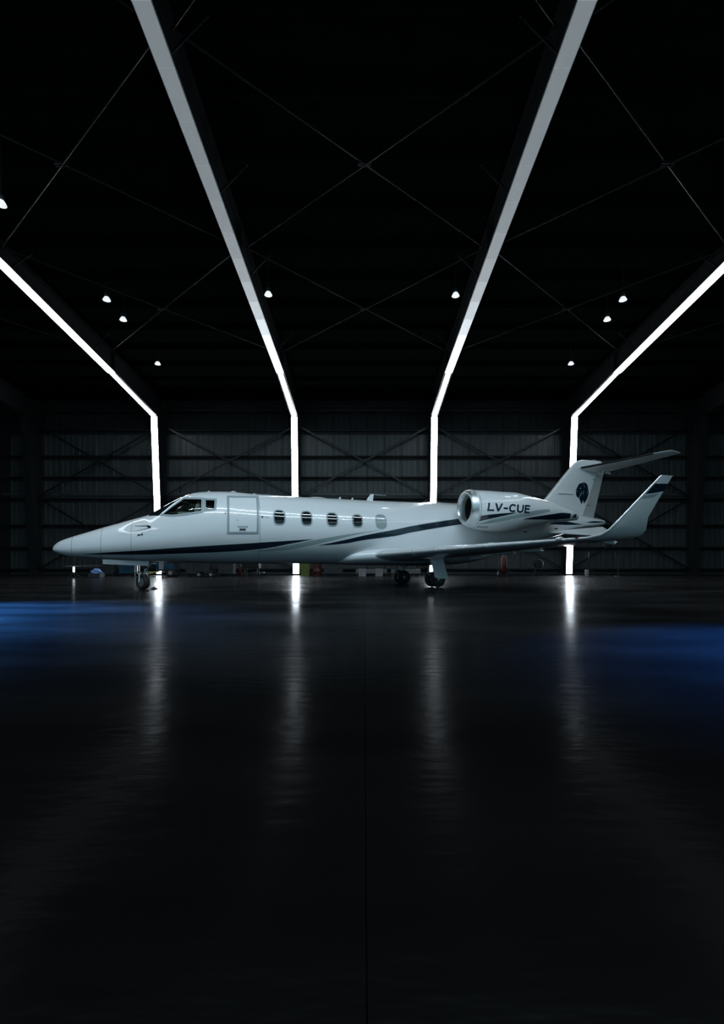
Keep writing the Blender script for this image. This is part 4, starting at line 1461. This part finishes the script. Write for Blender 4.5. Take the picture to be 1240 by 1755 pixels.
t = floor_thing('work_bench', -10.6, 24.6, 'low brown bench with a top board behind the nose gear door', 'bench')
MB().bevbox((0, 0, .62), (1.5, .6, .05), .01).build('top', 'plank', t)
for sx in (-.68, .68):
    for sy in (-.24, .24):
        MB().box((sx, sy, .30), (.06, .06, .595)).build('leg', 'box', t)
MB().box((0, 0, .2), (1.3, .5, .03)).build('shelf', 'box', t)

# ground power cart with a yellow tow bar
t = floor_thing('ground_power_cart', -9.35, 23.6, 'blue two-wheeled ground power cart with yellow tow bar behind the nose wheel', 'cart')
MB().bevbox((-.05, 0, .60), (.78, .6, .52), .03).build('body', 'bluebox', t, True)
MB().bevbox((.28, -.1, .72), (.34, .52, .10), .02).build('red_panel', 'red', t, True)
MB().bevbox((-.18, -.31, .52), (.22, .02, .34), .008).build('control_panel', 'palebox', t)
MB().box((0, 0, .31), (.9, .5, .06)).build('chassis', 'dark', t)
for sy in (-.32, .32):
    small_wheel(t, .26, sy, .20, .10)
MB().beam((-.35, 0, .30), (-1.0, -.1, .12), .06, .06).build('tow_bar', 'yellow', t)
MB().lathe([(-.02, .05), (.02, .05)], (-1.02, -.10, .12), (0, 0, 1), 14).build('tow_eye', 'yellow', t)
MB().tube([(-.95, -.09, .11), (-.95, -.09, .005)], .02, 8).build('prop_leg', 'dark', t)

cabinet('tool_chest', -8.05, 24.2, 1.15, .55, .88, 'wide dark tool chest right of the blue power cart', 'cabinet', 'box', 4)
cabinet('tool_chest', -6.75, 24.4, .75, .5, .86, 'narrow dark tool chest right of the wide one', 'cabinet', 'box', 3)
t = floor_thing('wheel_trolley', -7.4, 23.2, 'low dark trolley with two wheels in front of the tool chests', 'trolley')
MB().bevbox((0, 0, .28), (.85, .45, .06), .01).build('deck', 'dark', t)
for sx in (-.28, .28):
    for sy in (-.2, .2):
        small_wheel(t, sx, sy, .12, .05)
MB().tube([(.42, -.2, .30), (.55, -.2, .75), (.55, .2, .75), (.42, .2, .30)], .016, 8).build('handle', 'rod', t)
t = floor_thing('fire_extinguisher', -6.05, 24.2, 'small red fire extinguisher left of the dark crate under the cabin', 'extinguisher')
MB().lathe([(0.0, .07), (.02, .085), (.48, .085), (.56, .05), (.60, .03)], (0, 0, .0), (0, 0, 1), 20).build('cylinder', 'red', t, True, 50)
MB().bevbox((0, 0, .63), (.05, .16, .05), .01).build('valve', 'dark', t)
MB().tube([(0, -.08, .62), (.10, -.11, .45), (.10, -.09, .2)], .012, 8).build('hose', 'rubber', t, True)
t = floor_thing('dark_crate', -5.45, 24.0, 'dark crate on a wheeled stand behind the entry door', 'crate')
MB().bevbox((0, 0, .66), (.80, .55, .50), .03).build('crate', 'black', t)
for sx in (-.3, .3):
    for sy in (-.2, .2):
        MB().box((sx, sy, .26), (.05, .05, .32)).build('leg', 'dark', t)
        MB().lathe([(-.02, .05), (.02, .05)], (sx, sy, .052), (0, 1, 0), 14).build('caster', 'rubber', t)
MB().box((.36, 0, .2), (.5, .4, .04)).build('step', 'bluebox', t)

# tread boards against the column foot in the middle, lime bin and red drum
t = floor_thing('plastic_bin', -3.0, 25.2, 'lime green plastic bin beside the second column foot', 'bin')
MB().add([(-.2, -.2, 0.0), (.2, -.2, 0), (.2, .2, 0), (-.2, .2, 0), (-.26, -.26, .85), (.26, -.26, .85), (.26, .26, .85), (-.26, .26, .85)],
         [(3, 2, 1, 0), (4, 5, 6, 7), (0, 1, 5, 4), (1, 2, 6, 5), (2, 3, 7, 6), (3, 0, 4, 7)]).build('tub', 'lime', t)
MB().bevbox((0, 0, .88), (.56, .56, .06), .02).build('lid', 'lime', t)
t = floor_thing('oil_drum', -2.35, 24.7, 'short red oil drum right of the lime bin', 'drum')
MB().lathe([(0, .20), (.012, .215), (.22, .21), (.235, .222), (.25, .21), (.47, .21), (.482, .222), (.495, .21), (.70, .21), (.71, .2)], (0, 0, 0), (0, 0, 1), 28).build('barrel', 'red', t, True, 40)
MB().lathe([(0, .04), (.02, .035)], (.1, 0, .712), (0, 0, 1), 12).build('cap', 'dark', t)
cabinet('parts_cabinet', -1.55, 24.9, .95, .45, .82, 'dark parts cabinet right of the red drum', 'cabinet', 'box', 3)
for x, w, lb in ((0.35, 1.6, 'left'), (2.05, 1.5, 'right')):
    t = floor_thing('steel_bench', x, 24.9, 'pale low steel bench under the cabin, %s one of the pair' % lb, 'bench')
    MB().bevbox((0, 0, .74), (w, .6, .16), .02).build('top', 'plank', t)
    MB().bevbox((0, -.02, .24), (w - .04, .5, .22), .02).build('lower_shelf', 'plank', t)
    for sx in (-1, 1):
        for sy in (-.22, .22):
            MB().box((sx * (w / 2 - .08), sy, .33), (.07, .07, .655)).build('leg', 'box', t)
for x, lb in ((-.1, 'left'), (.72, 'right')):
    o = empty('parts_box', (x, 24.2, 0))
    MB().bevbox((0, 0, .17), (.36, .28, .335), .015).build('carton', 'palebox', o)
    MB().bevbox((0, 0, .35), (.39, .31, .05), .01).build('lid', 'palebox', o)
    tag(o, 'small pale parts box on the floor before the benches, %s one' % lb, 'box')

# right of the main gear: extinguisher trolley, drum stand, stools
t = floor_thing('extinguisher_trolley', 6.9, 24.6, 'dark trolley with a red cylinder against the wall below the wing', 'trolley')
MB().tube([(-.22, 0, .1), (-.22, .1, 1.25), (.22, .1, 1.25), (.22, 0, .1)], .022, 8).build('frame', 'dark', t, True)
MB().lathe([(0.0, .12), (.03, .15), (.78, .15), (.9, .08), (.98, .04)], (0, -.06, .12), (0, 0, 1), 22).build('cylinder', 'red', t, True, 50)
for sx in (-.26, .26):
    small_wheel(t, sx, 0, .14, .06, (1, 0, 0))
t = floor_thing('hose_reel', 8.9, 25.4, 'dark hose reel on a stand between the third and fourth columns', 'hose reel')
MB().lathe([(-.14, .20), (-.12, .22), (-.10, .20), (-.10, .10), (.10, .10), (.10, .20), (.12, .22), (.14, .20)], (0, 0, .62), (0, 1, 0), 28).build('reel', 'dark', t, True, 40)
MB().tube([(-.28, 0, .01), (0, 0, .62), (.28, 0, .01)], .025, 8).build('stand', 'dark', t)
t = floor_thing('paper_cup', 10.72, 23.9, 'small white can on the floor beside the rightmost column foot', 'can')
MB().lathe([(0, .085), (.02, .095), (.30, .10), (.315, .09)], (0, 0, 0), (0, 0, 1), 20).build('can', 'palebox', t, True, 50)
MB().lathe([(0, .09), (.02, .085)], (0, 0, .315), (0, 0, 1), 20).build('can_lid', 'palebox', t, True, 50)
t.name = 'paint_can'
for x, lb in ((11.3, 'nearer the light strip'), (12.6, 'farther right')):
    t = floor_thing('tool_stand', x, 24.6, 'thin dark tool stand by the rightmost column, %s' % lb, 'stand')
    MB().tube([(0, 0, .02), (0, 0, 1.15)], .02, 8).build('pole', 'steel', t)
    MB().tube([(-.18, 0, 1.15), (.18, 0, 1.15)], .02, 8).build('top_bar', 'steel', t)
    MB().tube([(-.16, 0, 1.15), (-.16, 0, .85)], .012, 6).build('hook', 'steel', t)
    MB().lathe([(0, .2), (.02, .19), (.03, .04)], (0, 0, 0), (0, 0, 1), 18).build('base', 'dark', t)
